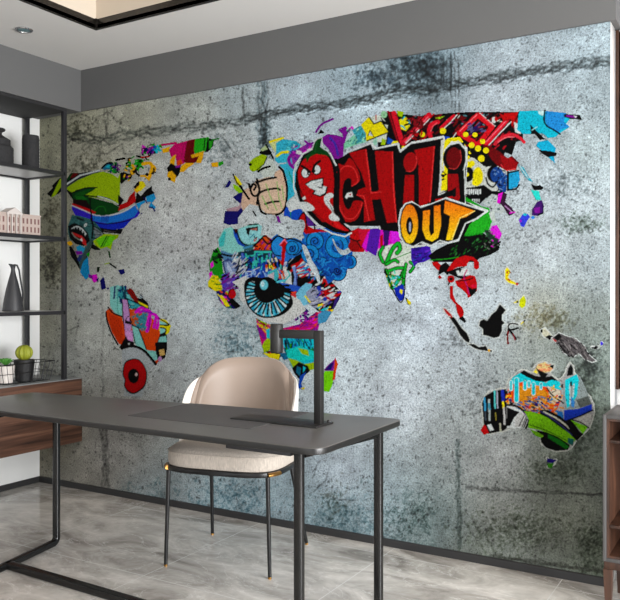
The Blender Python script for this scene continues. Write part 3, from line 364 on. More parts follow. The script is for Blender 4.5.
CABTOP=M('cabinet grey top',(128,132,134),.4); CARC=M('grey lacquer',(74,73,73),.4); INN=M('cabinet inside dark',(52,36,30),.6)
STONE=M('black textured stone',(33,33,35),.85,bump=.9,bscale=90,var=.25,vscale=70); JUG=M('matt graphite ceramic',(44,44,47),.5); MODELC=M('model ivory',(172,156,148),.7); MODELP=M('model pale relief',(192,184,180),.7); MODELW=M('model windows',(112,80,78),.6)
POTW=M('white pot',(222,214,208),.5); POTB=M('black pot',(22,22,24),.55,bump=.2,bscale=80); CACT=M('lime cactus',(140,146,36),.6,bump=.2,bscale=120); SUCC=M('green succulent',(84,150,62),.5); SOIL=M('soil',(60,46,36),.9,bump=.5); WIRE=M('wire',(30,30,32),.4,metal=.6)
DOORP=M('pinkish door',(190,160,148),.5); CHROME=M('chrome',(200,202,204),.15,metal=1); LENS=M('downlight lens',(90,120,125),.1)
# ---------------- helpers ----------------
def new(): return bmesh.new()
def box(bm,x0,y0,z0,x1,y1,z1,bev=0,seg=2,mi=0,rot=None):
    r=bmesh.ops.create_cube(bm,size=1); vs=r['verts']
    for v in vs: v.co=Vector((x0+(v.co.x+.5)*(x1-x0),y0+(v.co.y+.5)*(y1-y0),z0+(v.co.z+.5)*(z1-z0)))
    fs={f for v in vs for f in v.link_faces}
    for f in fs: f.material_index=mi
    if bev:
        es={e for v in vs for e in v.link_edges}; r2=bmesh.ops.bevel(bm,geom=list(es),offset=bev,segments=seg,profile=.5,affect='EDGES'); 
    return bm
def prism(bm,poly,z0,z1,bev=0,seg=3,mi=0):   # polygon in plan, extruded upwards
    vb=[bm.verts.new((x,y,z0)) for x,y in poly]; f=bm.faces.new(vb)
    r=bmesh.ops.extrude_face_region(bm,geom=[f]); vt=[g for g in r['geom'] if isinstance(g,bmesh.types.BMVert)]
    for v in vt: v.co.z=z1
    if bev:
        s=set(vt)|set(vb); es=[e for e in bm.edges if e.verts[0] in s and e.verts[1] in s and abs(e.verts[0].co.z-e.verts[1].co.z)<1e-6]
        bmesh.ops.bevel(bm,geom=es,offset=bev,segments=seg,profile=.5,affect='EDGES')
    return bm
def rpoly(poly,rads,n=6):   # round the corners of a polygon
    out=[]; N=len(poly)
    for i in range(N):
        p=Vector(poly[i]); a=(Vector(poly[i-1])-p).normalized(); b=(Vector(poly[(i+1)%N])-p).normalized(); r=rads[i] if isinstance(rads,(list,tuple)) else rads
        A=p+a*r; B=p+b*r
        for k in range(n+1):
            t=k/n; q=A*(1-t)**2+p*2*t*(1-t)+B*t*t; out.append((q.x,q.y))
    return out
def tube(bm,path,r,n=10,flat=1.0,up=None,cap=True,taper=None):   # swept tube; flat squashes it into an oval bar
    path=[Vector(p) for p in path]; rings=[]; prev=None
    for i,p in enumerate(path):
        t=(path[min(i+1,len(path)-1)]-path[max(i-1,0)]).normalized()
        if prev is None:
            ref=Vector(up) if up else (Vector((0,0,1)) if abs(t.z)<.9 else Vector((1,0,0)))
        else: ref=prev
        x=(ref-t*ref.dot(t)).normalized(); y=t.cross(x); prev=x; rr=r if taper is None else r*(1+(taper-1)*i/(len(path)-1))
        rings.append([bm.verts.new(p+x*rr*flat*cos(2*pi*k/n)+y*rr*sin(2*pi*k/n)) for k in range(n)])
    for a,b in zip(rings[:-1],rings[1:]):
        for k in range(n): bm.faces.new((a[k],a[(k+1)%n],b[(k+1)%n],b[k]))
    if cap: bm.faces.new(rings[0][::-1]); bm.faces.new(rings[-1])
    return bm
def bar(bm,path,w,h,up,bev=.004):    # swept rounded-rectangle bar: w along `up`, h across
    path=[Vector(p) for p in path]; rings=[]; U=Vector(up)
    prof=[(sx*(w/2-bev*(1-c)) if 0 else None,0) for sx,c in ()]
    pr=[]
    for cx,cy,a0 in ((w/2-bev,h/2-bev,0),(-w/2+bev,h/2-bev,90),(-w/2+bev,-h/2+bev,180),(w/2-bev,-h/2+bev,270)):
        for k in range(4): a=radians(a0+30*k); pr.append((cx+bev*cos(a),cy+bev*sin(a)))
    for i,p in enumerate(path):
        t0=(p-path[i-1]).normalized() if i else (path[1]-p).normalized(); t1=(path[i+1]-p).normalized() if i<len(path)-1 else t0
        t=(t0+t1).normalized(); s=1/max(.4,t.dot(t0)); side=t.cross(U).normalized()
        rings.append([bm.verts.new(p+U*a+side*b*s) for a,b in pr])
    n=len(pr)
    for a,b in zip(rings[:-1],rings[1:]):
        for k in range(n): bm.faces.new((a[k],a[(k+1)%n],b[(k+1)%n],b[k]))
    bm.faces.new(rings[0][::-1]); bm.faces.new(rings[-1]); return bm
def lathe(bm,prof,cx=0,cy=0,n=32,jit=0,mi=0):
    rings=[]
    for r,z in prof: rings.append([bm.verts.new((cx+r*cos(2*pi*k/n),cy+r*sin(2*pi*k/n),z)) for k in range(n)])
    for a,b in zip(rings[:-1],rings[1:]):
        for k in range(n): bm.faces.new((a[k],a[(k+1)%n],b[(k+1)%n],b[k])).material_index=mi
    bm.faces.new(rings[0][::-1]); bm.faces.new(rings[-1]); return bm
def obj(name,bm,mats,parent=None,label=None,smooth=True,loc=(0,0,0)):
    bmesh.ops.recalc_face_normals(bm,faces=bm.faces)
    me=bpy.data.meshes.new(name); bm.to_mesh(me); bm.free()
    for m in (mats if isinstance(mats,(list,tuple)) else [mats]): me.materials.append(m)
    if smooth:
        me.polygons.foreach_set('use_smooth',[True]*len(me.polygons)); me.set_sharp_from_angle(angle=radians(38))
    o=bpy.data.objects.new(name,me); C.objects.link(o); o.location=loc
    if parent is not None: o.parent=parent
    if label: o['label']=label
    return o
def thing(name,label,cat,loc=(0,0,0),rz=0,group=None):
    o=bpy.data.objects.new(name,None); C.objects.link(o); o.location=loc; o.rotation_euler=(0,0,rz); o.empty_display_size=.05; return tag(o,label,cat,group)
def tag(o,label,cat,group=None):
    o['label']=label; o['category']=cat
    if group: o['group']=group
    return o
def struct(name,bm,m,smooth=False): o=obj(name,bm,m,None,None,smooth); o['kind']='structure'; return o
# ---------------- concrete wall with its print ----------------
WX1,WZ1,WT=3.576,2.405,.112; ZC=2.665
exec_art=art_all(); 
CS=1.7; cw,ch=int(580*CS),int(580*CS); cx0,cy0=36,10
CX_,CY_=np.meshgrid(cx0+np.arange(cw)/CS,cy0+np.arange(ch)/CS)
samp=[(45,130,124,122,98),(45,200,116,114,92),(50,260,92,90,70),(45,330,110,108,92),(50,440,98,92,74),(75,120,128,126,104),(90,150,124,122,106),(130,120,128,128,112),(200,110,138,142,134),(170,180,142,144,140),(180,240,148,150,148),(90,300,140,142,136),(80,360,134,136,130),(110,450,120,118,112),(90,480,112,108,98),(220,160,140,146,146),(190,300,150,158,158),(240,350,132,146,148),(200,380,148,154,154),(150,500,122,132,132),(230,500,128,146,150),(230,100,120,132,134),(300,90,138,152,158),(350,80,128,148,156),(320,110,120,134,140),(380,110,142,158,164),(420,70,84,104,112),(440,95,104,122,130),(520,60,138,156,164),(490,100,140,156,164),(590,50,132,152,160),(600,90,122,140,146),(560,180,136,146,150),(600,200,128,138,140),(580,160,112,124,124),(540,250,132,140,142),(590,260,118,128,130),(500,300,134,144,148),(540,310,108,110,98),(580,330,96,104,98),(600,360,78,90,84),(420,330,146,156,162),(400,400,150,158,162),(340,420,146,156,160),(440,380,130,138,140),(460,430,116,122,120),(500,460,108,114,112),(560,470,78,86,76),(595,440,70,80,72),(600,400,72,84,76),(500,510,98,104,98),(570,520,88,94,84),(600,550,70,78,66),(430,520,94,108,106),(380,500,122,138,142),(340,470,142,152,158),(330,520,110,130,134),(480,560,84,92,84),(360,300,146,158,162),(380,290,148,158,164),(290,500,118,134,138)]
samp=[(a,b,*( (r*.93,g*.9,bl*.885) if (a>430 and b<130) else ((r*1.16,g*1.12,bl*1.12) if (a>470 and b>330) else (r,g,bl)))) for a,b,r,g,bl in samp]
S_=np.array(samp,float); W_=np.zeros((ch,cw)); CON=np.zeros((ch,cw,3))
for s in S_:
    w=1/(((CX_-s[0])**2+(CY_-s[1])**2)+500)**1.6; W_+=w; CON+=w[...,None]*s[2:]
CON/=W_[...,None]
def cnoise(sc_,seed,oct_=3):
    r=np.random.RandomState(seed); out=np.zeros((ch,cw)); amp=1
    for o in range(oct_):
        s=sc_/2**o; gh,gw=int(580/s)+3,int(580/s)+3; g=r.rand(gh,gw); y=(CY_-cy0)/s; x=(CX_-cx0)/s; yi=y.astype(int); xi=x.astype(int); fy=y-yi; fx=x-xi; fy=fy*fy*(3-2*fy); fx=fx*fx*(3-2*fx)
        out+=amp*((g[yi,xi]*(1-fx)+g[yi,xi+1]*fx)*(1-fy)+(g[yi+1,xi]*(1-fx)+g[yi+1,xi+1]*fx)*fy-.5); amp*=.55
    return out
CON=CON*.9+CON.mean(2,keepdims=True)*.1; CON=CON*np.array((.99,1.,1.02))
CON*=(1+.16*cnoise(34,1)+.14*cnoise(7,2,3))[...,None]
def stroke(pts_,w,k,jit=1.5,tint=(1,1,1),seed=0,soft=1,gap=0,amp=.36):
    r=np.random.RandomState(seed); P_=[np.array(p,float) for p in pts_]; Q=[P_[0]]
    for a,b in zip(P_[:-1],P_[1:]):
        n=max(1,int(np.hypot(*(b-a))/5))
        for i in range(1,n+1): Q.append(a+(b-a)*i/n+r.normal(0,jit,2)*(i<n))
    for a,b in zip(Q[:-1],Q[1:]):
        if gap and r.rand()<gap: continue
        pad=w+1; x0,x1=int((min(a[0],b[0])-pad-cx0)*CS),int((max(a[0],b[0])+pad-cx0)*CS)+1; y0,y1=int((min(a[1],b[1])-pad-cy0)*CS),int((max(a[1],b[1])+pad-cy0)*CS)+1
        x0,y0=max(0,x0),max(0,y0); x1,y1=min(cw,x1),min(ch,y1)
        if x1<=x0 or y1<=y0: continue
        X,Y=CX_[y0:y1,x0:x1],CY_[y0:y1,x0:x1]; d=b-a; t=np.clip(((X-a[0])*d[0]+(Y-a[1])*d[1])/max((d**2).sum(),1e-6),0,1)
        ds=np.hypot(X-a[0]-t*d[0],Y-a[1]-t*d[1]); m=np.clip(1-(ds/w)**2,0,1)[...,None] if soft else (ds<w/2)[...,None]*1.
        ww=r.uniform(.55,1); CON[y0:y1,x0:x1]*=1-m*ww*(1-k*np.array(tint))*amp
def blot(x,y,rx,ry,k,tint=(1,1,1),seed=0,n=60,s=1.5):
    n=int(n*1.7)
    r=np.random.RandomState(seed)
    for _ in range(n):
        a,b=r.normal(0,.5,2); stroke([(x+a*rx,y+b*ry),(x+a*rx+r.normal(0,s),y+b*ry+r.normal(0,s))],r.uniform(.7,s),k,.3,tint,seed=r.randint(1e6),amp=.5)
SEAM=[(62,134),(100,140),(140,133),(180,128),(220,124),(245,119),(270,115),(300,108),(340,104),(370,98),(400,93),(450,86),(500,77),(560,67),(612,60)]
for i in range(9): stroke([(x,y+dy) for (x,y),dy in zip(SEAM,[(i-4)*1.1]*20)],1.3,.2 if i in(2,6) else .6,1.5,(.95,1,1),seed=20+i,gap=.22,amp=.5)
for i in range(8): stroke([(x,y+random.uniform(-7,6)) for x,y in SEAM[5:]],1,.35,1.8,(.9,1,1.03),seed=40+i,gap=.35,amp=.5)
for i in range(5): stroke([(x,y+3+random.uniform(-2,5)) for x,y in SEAM[5:]],1,1.35,1.6,seed=60+i,gap=.4)
for i in range(6): stroke([(449+i*1.8,52),(450+i*1.8,112)],1.1,.25 if i%2 else 1.2,.6,seed=70+i,gap=.15,amp=.55)
for i in range(8): stroke([(257+i*1.4,82),(258+i*1.3,120),(260+i,150)],1.3,.25 if i%2 else .75,1.1,(.85,1,1.05),seed=80+i,gap=.2,amp=.5)
stroke([(243,88),(242,124)],1.5,.3,1,seed=90,amp=.6); stroke([(262,150),(258,230),(256,330)],2,.8,2,(.9,1,1),seed=91,amp=.25); 
for i in range(3): stroke([(104+i*1.5,108),(106+i,138)],1.3,.4,1,seed=92+i)
for i in range(5): stroke([(101+i*1.4,400),(103+i*1.4,490)],1.5,.35,1,seed=96+i,gap=.15)
stroke([(102,280),(103,400)],1.6,.6,1,seed=103)
for i in range(4): stroke([(456+i,440),(458+i,548)],1.5,.5,.8,(.85,1,.98),seed=105+i)
for i in range(4): stroke([(466,486+i*.8),(520,490+i*.6),(604,494+i*.5)],1.2,.3,.8,seed=110+i,gap=.1)
for i in range(3): stroke([(490,555+i),(550,563+i),(604,570+i)],1.6,.3,1,(1,1,.85),seed=115+i)
stroke([(205,323),(260,326),(340,318),(420,322),(480,318)],1.6,.75,1.2,seed=118); stroke([(455,112),(457,240)],1.5,.8,1,seed=119)
blot(416,68,30,18,.3,(.75,1,1.1),131,170,2.2); blot(432,74,20,24,.35,(.78,1,1.08),134,110,2); blot(375,78,20,10,.45,(.8,1,1.1),133,60,2)
for k in range(12): x=random.uniform(438,454); stroke([(x,random.uniform(52,58)),(x+random.uniform(-.5,.5),random.uniform(84,96))],1,.3,.4,(.8,1,1.08),seed=140+k)
for k in range(30): blot(random.uniform(355,400),random.uniform(66,90),2.5,3,.35,(.8,1,1.1),seed=200+k,n=3)
blot(52,265,12,26,.3,(1.05,1,.75),1,130); blot(52,215,10,20,.45,(1.05,1,.8),2,60); blot(88,165,22,16,.4,(1,1,.85),3,90); blot(75,130,18,10,.45,(1,1,.85),4,60)
for k,(x,y) in enumerate(((70,120),(85,150),(60,145),(110,150),(95,118))): stroke([(x,y),(x+12,y-6),(x+22,y+4),(x+30,y-2)],1.2,.3,2.5,seed=300+k)
blot(540,318,22,14,.55,(1.15,1.05,.7),5,90); blot(560,320,14,12,.5,(1.1,1.05,.75),6,60)
blot(575,410,22,40,.45,(.85,1,.85),7,420,2.6); blot(590,365,14,20,.4,(.85,1,.95),8,160); blot(560,470,35,16,.5,(.9,1,.85),9,240); blot(520,530,60,22,.5,(.9,1,.8),10,420); blot(590,545,16,26,.4,(.85,1,.75),11,180); blot(410,520,30,30,.55,(.8,1,.98),12,260); blot(565,185,34,18,.6,(.95,1,1),13,160); blot(580,225,26,10,.55,(.9,1,.9),14,120)
blot(345,520,40,24,.6,(.75,1,1.05),15,240); blot(230,500,50,22,.6,(.7,1,1.08),16,220); blot(150,500,40,18,.7,(.8,1,1.03),17,120); blot(236,345,22,30,.6,(.75,1,1.08),18,160); blot(230,300,22,20,.7,(.85,1,1.03),19,80); blot(220,150,24,22,.6,(.9,1,1.02),21,120); blot(265,140,6,24,.45,(.8,1,1.05),22,120); blot(330,150,40,10,.8,(1,1,1),23,60); blot(455,340,14,14,.6,(1,1,1),24,60); blot(480,400,26,24,.65,(1,1,1),25,100); blot(335,500,14,20,.45,(1,1,.85),26,50)
for s_ in ([(221,135),(230,148),(243,160)],[(226,338),(237,338),(238,352),(227,352),(226,338)],[(306,452),(318,462),(312,478)],[(310,494),(326,480),(330,466)],[(330,496),(340,500),(358,500)],[(70,330),(78,326),(76,334)]): stroke(s_,1.1,.2,.8,seed=int(s_[0][0]))
for k in range(11):
    x=497+k*10.4; y=238-k*.9; t_=[(x+2.6*cos(a/8*6.283),y+2.4*sin(a/8*6.283)) for a in range(7)]; stroke(t_,1,.25,.2,seed=400+k)
r_=np.random.RandomState(5)
dens=cnoise(26,9,3); dens=(dens-dens.min())/(dens.max()-dens.min())
nd=0
while nd<9000:
    x=r_.uniform(40,611); y=r_.uniform(22,588)
    if dens[int((y-cy0)*CS),int((x-cx0)*CS)]**2.2<r_.rand()*.55: continue
    nd+=1; l=r_.exponential(.7); a=r_.choice([1.4,1.6,.4,2.2]); big=r_.rand()<.06
    stroke([(x,y),(x+l*cos(a),y+l*sin(a))],r_.uniform(1.0,1.6) if big else r_.uniform(.55,.95),.08,0,seed=1,amp=.95 if big else r_.uniform(.45,.95))
for _ in range(2600):
    x=r_.uniform(42,610); y=r_.uniform(25,585); stroke([(x,y),(x+r_.uniform(-1,1),y+.6)],r_.uniform(.6,1.1),1.5,0,seed=1,amp=.5)
CONGAIN=1.07
def srgb2lin(a): a=np.clip(a,0,1); return np.where(a<=.04045,a/12.92,((a+.055)/1.055)**2.4)
def attr_mesh(name,verts,faces,cols,mat,parent=None):
    me=bpy.data.meshes.new(name); nv,nf=len(verts),len(faces)
    me.vertices.add(nv); me.vertices.foreach_set('co',verts.astype(np.float32).ravel()); me.loops.add(nf*4); me.loops.foreach_set('vertex_index',faces.astype(np.int32).ravel())
    me.polygons.add(nf); me.polygons.foreach_set('loop_start',(np.arange(nf)*4).astype(np.int32)); me.update(calc_edges=True)
    a=me.color_attributes.new('paint','FLOAT_COLOR','POINT'); c4=np.ones((nv,4),np.float32); c4[:,:3]=cols; a.data.foreach_set('color',c4.ravel())
    me.materials.append(mat); o=bpy.data.objects.new(name,me); C.objects.link(o)
    if parent is not None: o.parent=parent
    return o
def paint_mat(name,grain,spk,bmp,rough=.75,spec=.25):
    m=bpy.data.materials.new(name); m.use_nodes=True; nt=m.node_tree; N=nt.nodes; b=N['Principled BSDF']; b.inputs['Roughness'].default_value=rough; b.inputs['Specular IOR Level'].default_value=spec
    at=N.new('ShaderNodeVertexColor'); at.layer_name='paint'; tc=N.new('ShaderNodeTexCoord')
    n1=N.new('ShaderNodeTexNoise'); n1.inputs['Scale'].default_value=120; n1.inputs['Detail'].default_value=4; n1.inputs['Roughness'].default_value=.75
    r1=N.new('ShaderNodeMapRange'); r1.inputs[1].default_value=.36; r1.inputs[2].default_value=.64; r1.inputs[3].default_value=1-grain; r1.inputs[4].default_value=1+grain
    n2=N.new('ShaderNodeTexNoise'); n2.inputs['Scale'].default_value=95; n2.inputs['Detail'].default_value=3
    r2=N.new('ShaderNodeMapRange'); r2.inputs[1].default_value=.33; r2.inputs[2].default_value=.40; r2.inputs[3].default_value=1-spk; r2.inputs[4].default_value=1
    for n,r in ((n1,r1),(n2,r2)): nt.links.new(tc.outputs['Object'],n.inputs['Vector']); nt.links.new(n.outputs[0],r.inputs[0])
    mu=N.new('ShaderNodeMath'); mu.operation='MULTIPLY'; nt.links.new(r1.outputs[0],mu.inputs[0]); nt.links.new(r2.outputs[0],mu.inputs[1])
    vm=N.new('ShaderNodeVectorMath'); vm.operation='SCALE'; nt.links.new(at.outputs[0],vm.inputs[0]); nt.links.new(mu.outputs[0],vm.inputs['Scale']); nt.links.new(vm.outputs[0],b.inputs['Base Color'])
    bu=N.new('ShaderNodeBump'); bu.inputs['Strength'].default_value=bmp; bu.inputs['Distance'].default_value=.003; nt.links.new(n1.outputs[0],bu.inputs['Height']); nt.links.new(bu.outputs[0],b.inputs['Normal'])
    return m
CONM=paint_mat('printed concrete',.42,.62,.25); INK=paint_mat('printed graffiti inks',.3,.5,.08,.8,.06)
nx,nz=1000,720
gx,gz=np.meshgrid(np.linspace(0,WX1,nx),np.linspace(0,WZ1,nz)); ppx,ppy=project(gx,0.,gz)
ii=np.clip((ppx-cx0)*CS,0,cw-1.01); jj=np.clip((ppy-cy0)*CS,0,ch-1.01); i0=ii.astype(int); j0=jj.astype(int); fi=(ii-i0)[...,None]; fj=(jj-j0)[...,None]
col=(CON[j0,i0]*(1-fi)+CON[j0,i0+1]*fi)*(1-fj)+(CON[j0+1,i0]*(1-fi)+CON[j0+1,i0+1]*fi)*fj
LIGHTMAP=lambda c:c
col=srgb2lin(col/255)*CONGAIN**2.2
V=np.c_[gx.ravel(),np.zeros(nx*nz),gz.ravel()]
idx=np.arange(nx*nz).reshape(nz,nx); Fq=np.c_[idx[:-1,:-1].ravel(),idx[:-1,1:].ravel(),idx[1:,1:].ravel(),idx[1:,:-1].ravel()]
# back and sides of the slab share the object
base=len(V); B=np.array([(0,.001,0),(WX1,.001,0),(WX1,.001,WZ1),(0,.001,WZ1),(0,WT,0),(WX1,WT,0),(WX1,WT,WZ1),(0,WT,WZ1)])
F2=np.array([(1,5,6,2),(4,0,3,7),(5,4,7,6),(3,2,6,7),(0,4,5,1)])+base
wb=attr_mesh('wall_back',np.r_[V,B],np.r_[Fq,F2],np.r_[col.reshape(-1,3),np.ones((8,3))*.8],CONM); wb.data.materials.append(W_WHITE); wb['kind']='structure'
mi=np.zeros(len(Fq)+5,np.int32); mi[-5:]=1; wb.data.polygons.foreach_set('material_index',mi)
# map print
mural=thing('world_map_mural','large world map print filled with colourful graffiti on the concrete wall','mural',(0,0,0))
LAB={1:('painted_north_america','lime, blue and magenta graffiti continent at left'),2:('painted_south_america','orange and pale blue graffiti continent'),3:('painted_africa_and_europe','graffiti continent around the blue eye'),4:('painted_asia','large graffiti continent at upper right'),5:('painted_islands','black, red and yellow island shapes'),6:('painted_australia','green, black and turquoise graffiti continent'),
11:('painted_shark_head','grey green shark head with red open mouth',1),12:('painted_eyeball','red eyeball with black pupil',2),13:('painted_fist','pale clenched fist outlined in black',3),14:('painted_eye','big pale blue eye with black lashes',3),15:('painted_skull','grey skull with yellow dots',4),16:('painted_lettering','red letters reading CHILI on black',4),17:('painted_lettering','orange to yellow letters reading OUT',4),18:('painted_chili_pepper','red chili pepper with an angry grin',4)}
ys=AY0+np.arange(AH+1)/AS; xs=AX0+np.arange(AW+1)/AS; PX,PY=np.meshgrid(xs,ys)
AXw,AZw=wall_point(PX,PY,-.0015)
acol=srgb2lin(ART)**1.16*.62
vc=np.zeros((AH+1,AW+1,3)); 
made={}
for k in sorted(LAB):
    m=AID==k
    jj,ii=np.nonzero(m); n=len(jj)
    if not n: continue
    cellc=np.where(m[...,None],acol,0); wt=m.astype(float); sv=np.zeros((AH+1,AW+1,3)); sw=np.zeros((AH+1,AW+1))
    for dj in (0,1):
        for di in (0,1): sv[dj:AH+dj,di:AW+di]+=cellc; sw[dj:AH+dj,di:AW+di]+=wt
    used=sw>0; vid=-np.ones((AH+1,AW+1),int); vid[used]=np.arange(used.sum()); vcol=sv[used]/sw[used][:,None]
    verts=np.c_[AXw[used],np.full(used.sum(),-.0015),AZw[used]]
    faces=np.c_[vid[jj+1,ii],vid[jj+1,ii+1],vid[jj,ii+1],vid[jj,ii]]
    o=attr_mesh(LAB[k][0],verts,faces,vcol,INK,made[LAB[k][2]] if len(LAB[k])>2 else mural); o['label']=LAB[k][1]; made[k]=o
# ---------------- room shell ----------------
bm=new(); box(bm,-.12,-5.2,-.1,6.2,.6,0); floor=struct('floor',bm,None)
bm=new(); box(bm,-.12,-5.2,-.1,0,.12,3.0); struct('wall_left',bm,W_WHITE)
bm=new(); box(bm,WX1+.001,.5,0,6.2,.6,3.0); struct('wall_right',bm,W_WHITE)
bm=new(); tx0,ty1,tx1,ty0=1.062,-.515,4.6,-3.3
for b_ in ((0,-5.2,tx0,.5),(tx1,-5.2,6.2,.5),(tx0,ty1,tx1,.5),(tx0,-5.2,tx1,ty0)): box(bm,b_[0],b_[1],ZC,b_[2],b_[3],ZC+.02)
struct('ceiling',bm,W_CEIL)
bm=new(); T=.02
for b_ in ((tx0-T,ty0-T,tx0,ty1+T),(tx1,ty0-T,tx1+T,ty1+T),(tx0,ty1,tx1,ty1+T),(tx0,ty0-T,tx1,ty0)): box(bm,b_[0],b_[1],ZC-.001,b_[2],b_[3],ZC+.05)
for s in ((tx0,ty1),): box(bm,s[0],s[1]-.012,ZC+.0,s[0]+.012,s[1],ZC+.05)
struct('trim_1',bm,W_BLACK)
bm=new()
for b_ in ((tx0-T,ty0-T,tx0,ty1+T),(tx1,ty0-T,tx1+T,ty1+T),(tx0,ty1,tx1,ty1+T),(tx0,ty0-T,tx1,ty0)): box(bm,b_[0],b_[1],ZC+.05,b_[2],b_[3],ZC+.3)
box(bm,tx0,ty0,ZC+.28,tx1,ty1,ZC+.3); struct('trim_5',bm,W_BEIGE)
bm=new(); box(bm,0,-5.2,2.4,.4,-.012,ZC); struct('trim_2',bm,W_GREY)
bm=new(); box(bm,0,-.012,WZ1+.001,3.6,.14,ZC); struct('trim_3',bm,W_GREY)
bm=new(); box(bm,3.6,.115,WZ1+.005,6.2,.5,ZC); struct('trim_4',bm,W_GREY)
bm=new(); box(bm,.012,-.014,0,WX1+.01,0,.037,.002,1); struct('baseboard_back',bm,W_BASE)
bm=new(); box(bm,0,-5.2,0,.013,-.0,.037,.002,1); struct('baseboard_left',bm,W_BASE)
# marble floor
m=bpy.data.materials.new('grey marble tiles'); m.use_nodes=True; nt=m.node_tree; N=nt.nodes; b=N['Principled BSDF']; LK=nt.links.new
tc=N.new('ShaderNodeTexCoord')
n1=N.new('ShaderNodeTexNoise'); n1.inputs['Scale'].default_value=2.2; n1.inputs['Detail'].default_value=9; n1.inputs['Roughness'].default_value=.62; n1.inputs['Distortion'].default_value=1.2
mp=N.new('ShaderNodeMapping'); mp.inputs['Scale'].default_value=(1,1.8,1); mp.inputs['Rotation'].default_value=(0,0,.5); LK(tc.outputs['Object'],mp.inputs[0]); LK(mp.outputs[0],n1.inputs['Vector'])
r1=N.new('ShaderNodeValToRGB'); e=r1.color_ramp.elements; e[0].position=.32; e[1].position=.68; e[0].color=(*lin((146,140,133)),1); e[1].color=(*lin((238,233,226)),1); LK(n1.outputs[0],r1.inputs[0])
n2=N.new('ShaderNodeTexNoise'); n2.inputs['Scale'].default_value=1.7; n2.inputs['Detail'].default_value=6; n2.inputs['Distortion'].default_value=2.2; n2.inputs['Roughness'].default_value=.6; LK(mp.outputs[0],n2.inputs['Vector'])
r2=N.new('ShaderNodeValToRGB'); e=r2.color_ramp.elements; e[0].position=.485; e[0].color=(0,0,0,1); e[1].position=.515; e[1].color=(0,0,0,1); k=e.new(.5); k.color=(1,1,1,1); LK(n2.outputs[0],r2.inputs[0])
n3=N.new('ShaderNodeTexNoise'); n3.inputs['Scale'].default_value=30; n3.inputs['Detail'].default_value=6; LK(tc.outputs['Object'],n3.inputs['Vector'])
mx=N.new('ShaderNodeMix'); mx.data_type='RGBA'; mm=N.new('ShaderNodeMath'); mm.operation='MULTIPLY'; LK(r2.outputs[0],mm.inputs[0]); LK(n3.outputs[0],mm.inputs[1]); LK(mm.outputs[0],mx.inputs[0]); LK(r1.outputs[0],mx.inputs[6]); mx.inputs[7].default_value=(*lin((246,244,240)),1)
br=N.new('ShaderNodeTexBrick'); br.offset=0; br.inputs['Scale'].default_value=1; br.inputs['Brick Width'].default_value=.8; br.inputs['Row Height'].default_value=.8; br.inputs['Mortar Size'].default_value=.0022; br.inputs['Color1'].default_value=(1,1,1,1); br.inputs['Color2'].default_value=(.9,.9,.9,1); br.inputs['Mortar'].default_value=(0,0,0,1)
mp2=N.new('ShaderNodeMapping'); mp2.inputs['Location'].default_value=(-2.58+3.2,.12+3.2,0); LK(tc.outputs['Object'],mp2.inputs[0]); LK(mp2.outputs[0],br.inputs['Vector'])
mx2=N.new('ShaderNodeMix'); mx2.data_type='RGBA'; LK(br.outputs['Fac'],mx2.inputs[0]); LK(mx.outputs[2],mx2.inputs[6]); mx2.inputs[7].default_value=(*lin((238,237,233)),1)
mx3=N.new('ShaderNodeMix'); mx3.data_type='RGBA'; mx3.blend_type='MULTIPLY'; mx3.inputs[0].default_value=.35; LK(mx2.outputs[2],mx3.inputs[6]); LK(br.outputs['Color'],mx3.inputs[7])
r4=N.new('ShaderNodeMix'); r4.data_type='RGBA'; r4.blend_type='MULTIPLY'; r4.inputs[0].default_value=.25; LK(mx2.outputs[2],r4.inputs[6]); LK(n3.outputs[0],r4.inputs[7]); LK(r4.outputs[2],b.inputs['Base Color'])
b.inputs['Roughness'].default_value=.13; b.inputs['Specular IOR Level'].default_value=.55
floor.data.materials.clear(); floor.data.materials.append(m)
# downlight
dl=thing('ceiling_spotlight','small round chrome downlight recessed in the ceiling at upper left','light',(.722,-.705,ZC-.004))
bm=new(); lathe(bm,[(.046,.004),(.047,0),(.044,-.004),(.036,-.004),(.033,.001),(.033,.004)],n=36); obj('rim',bm,CHROME,dl)
bm=new(); lathe(bm,[(.0325,.0035),(.0325,-.001),(.02,-.003)],n=28); obj('lens',bm,LENS,dl)
# ---------------- right recess: wall cabinet ----------------
wc=thing('wall_cabinet','tall walnut framed wall cabinet hanging in the recess right of the mural','cabinet',(3.5775,.1145,.828))
bm=new(); box(bm,0,0,0,.014,.35,1.572,.001); obj('side_panel',bm,WALD,wc)
bm=new(); box(bm,.016,.02,0,.022,.35,1.572); box(bm,.022,.02,0,.8,.35,.02); obj('body',bm,INN,wc)
bm=new(); box(bm,.022,.0,.004,.8,.018,1.57,.001); obj('door',bm,DOORP,wc)
bm=new(); box(bm,WX1+.001,WT+.05,0,6.2,.3,.826); struct('trim_6',bm,W_WHITE)
# ---------------- desk ----------------
DZ=.74
dk=thing('desk','long charcoal desk with rounded corners on a dark steel frame','desk',(1.9,-.95,0))
def dl_(p): return [(x-1.9,y+.95) for x,y in p]
top=rpoly(dl_([(.905,-1.285),(2.895,-1.298),(2.885,-.590),(.895,-.79)]),[.05,.075,.06,.05],8)
bm=new(); prism(bm,top,DZ-.024,DZ,.004,3)
bm.normal_update()
for f in bm.faces:
    if f.normal.z<.5 and f.normal.z>-2: f.material_index=1
obj('tabletop',bm,[DESK,M('desk edge',(26,26,26),.35)],dk)
def leg_path(x0,y0,y1,z1=.718,r=.035,zb=.014):
    pts_=[(x0,y0,z1)]
    for k in range(7): a=radians(90*k/6); pts_.append((x0,y0-r+r*cos(a)*1.0 if 0 else y0-(r-r*cos(a)),zb+r-r*sin(a)))
    for k in range(7): a=radians(90*k/6); pts_.append((x0,y1+(r-r*sin(a)),zb+r-r*cos(a)))
    pts_.append((x0,y1,z1)); return pts_
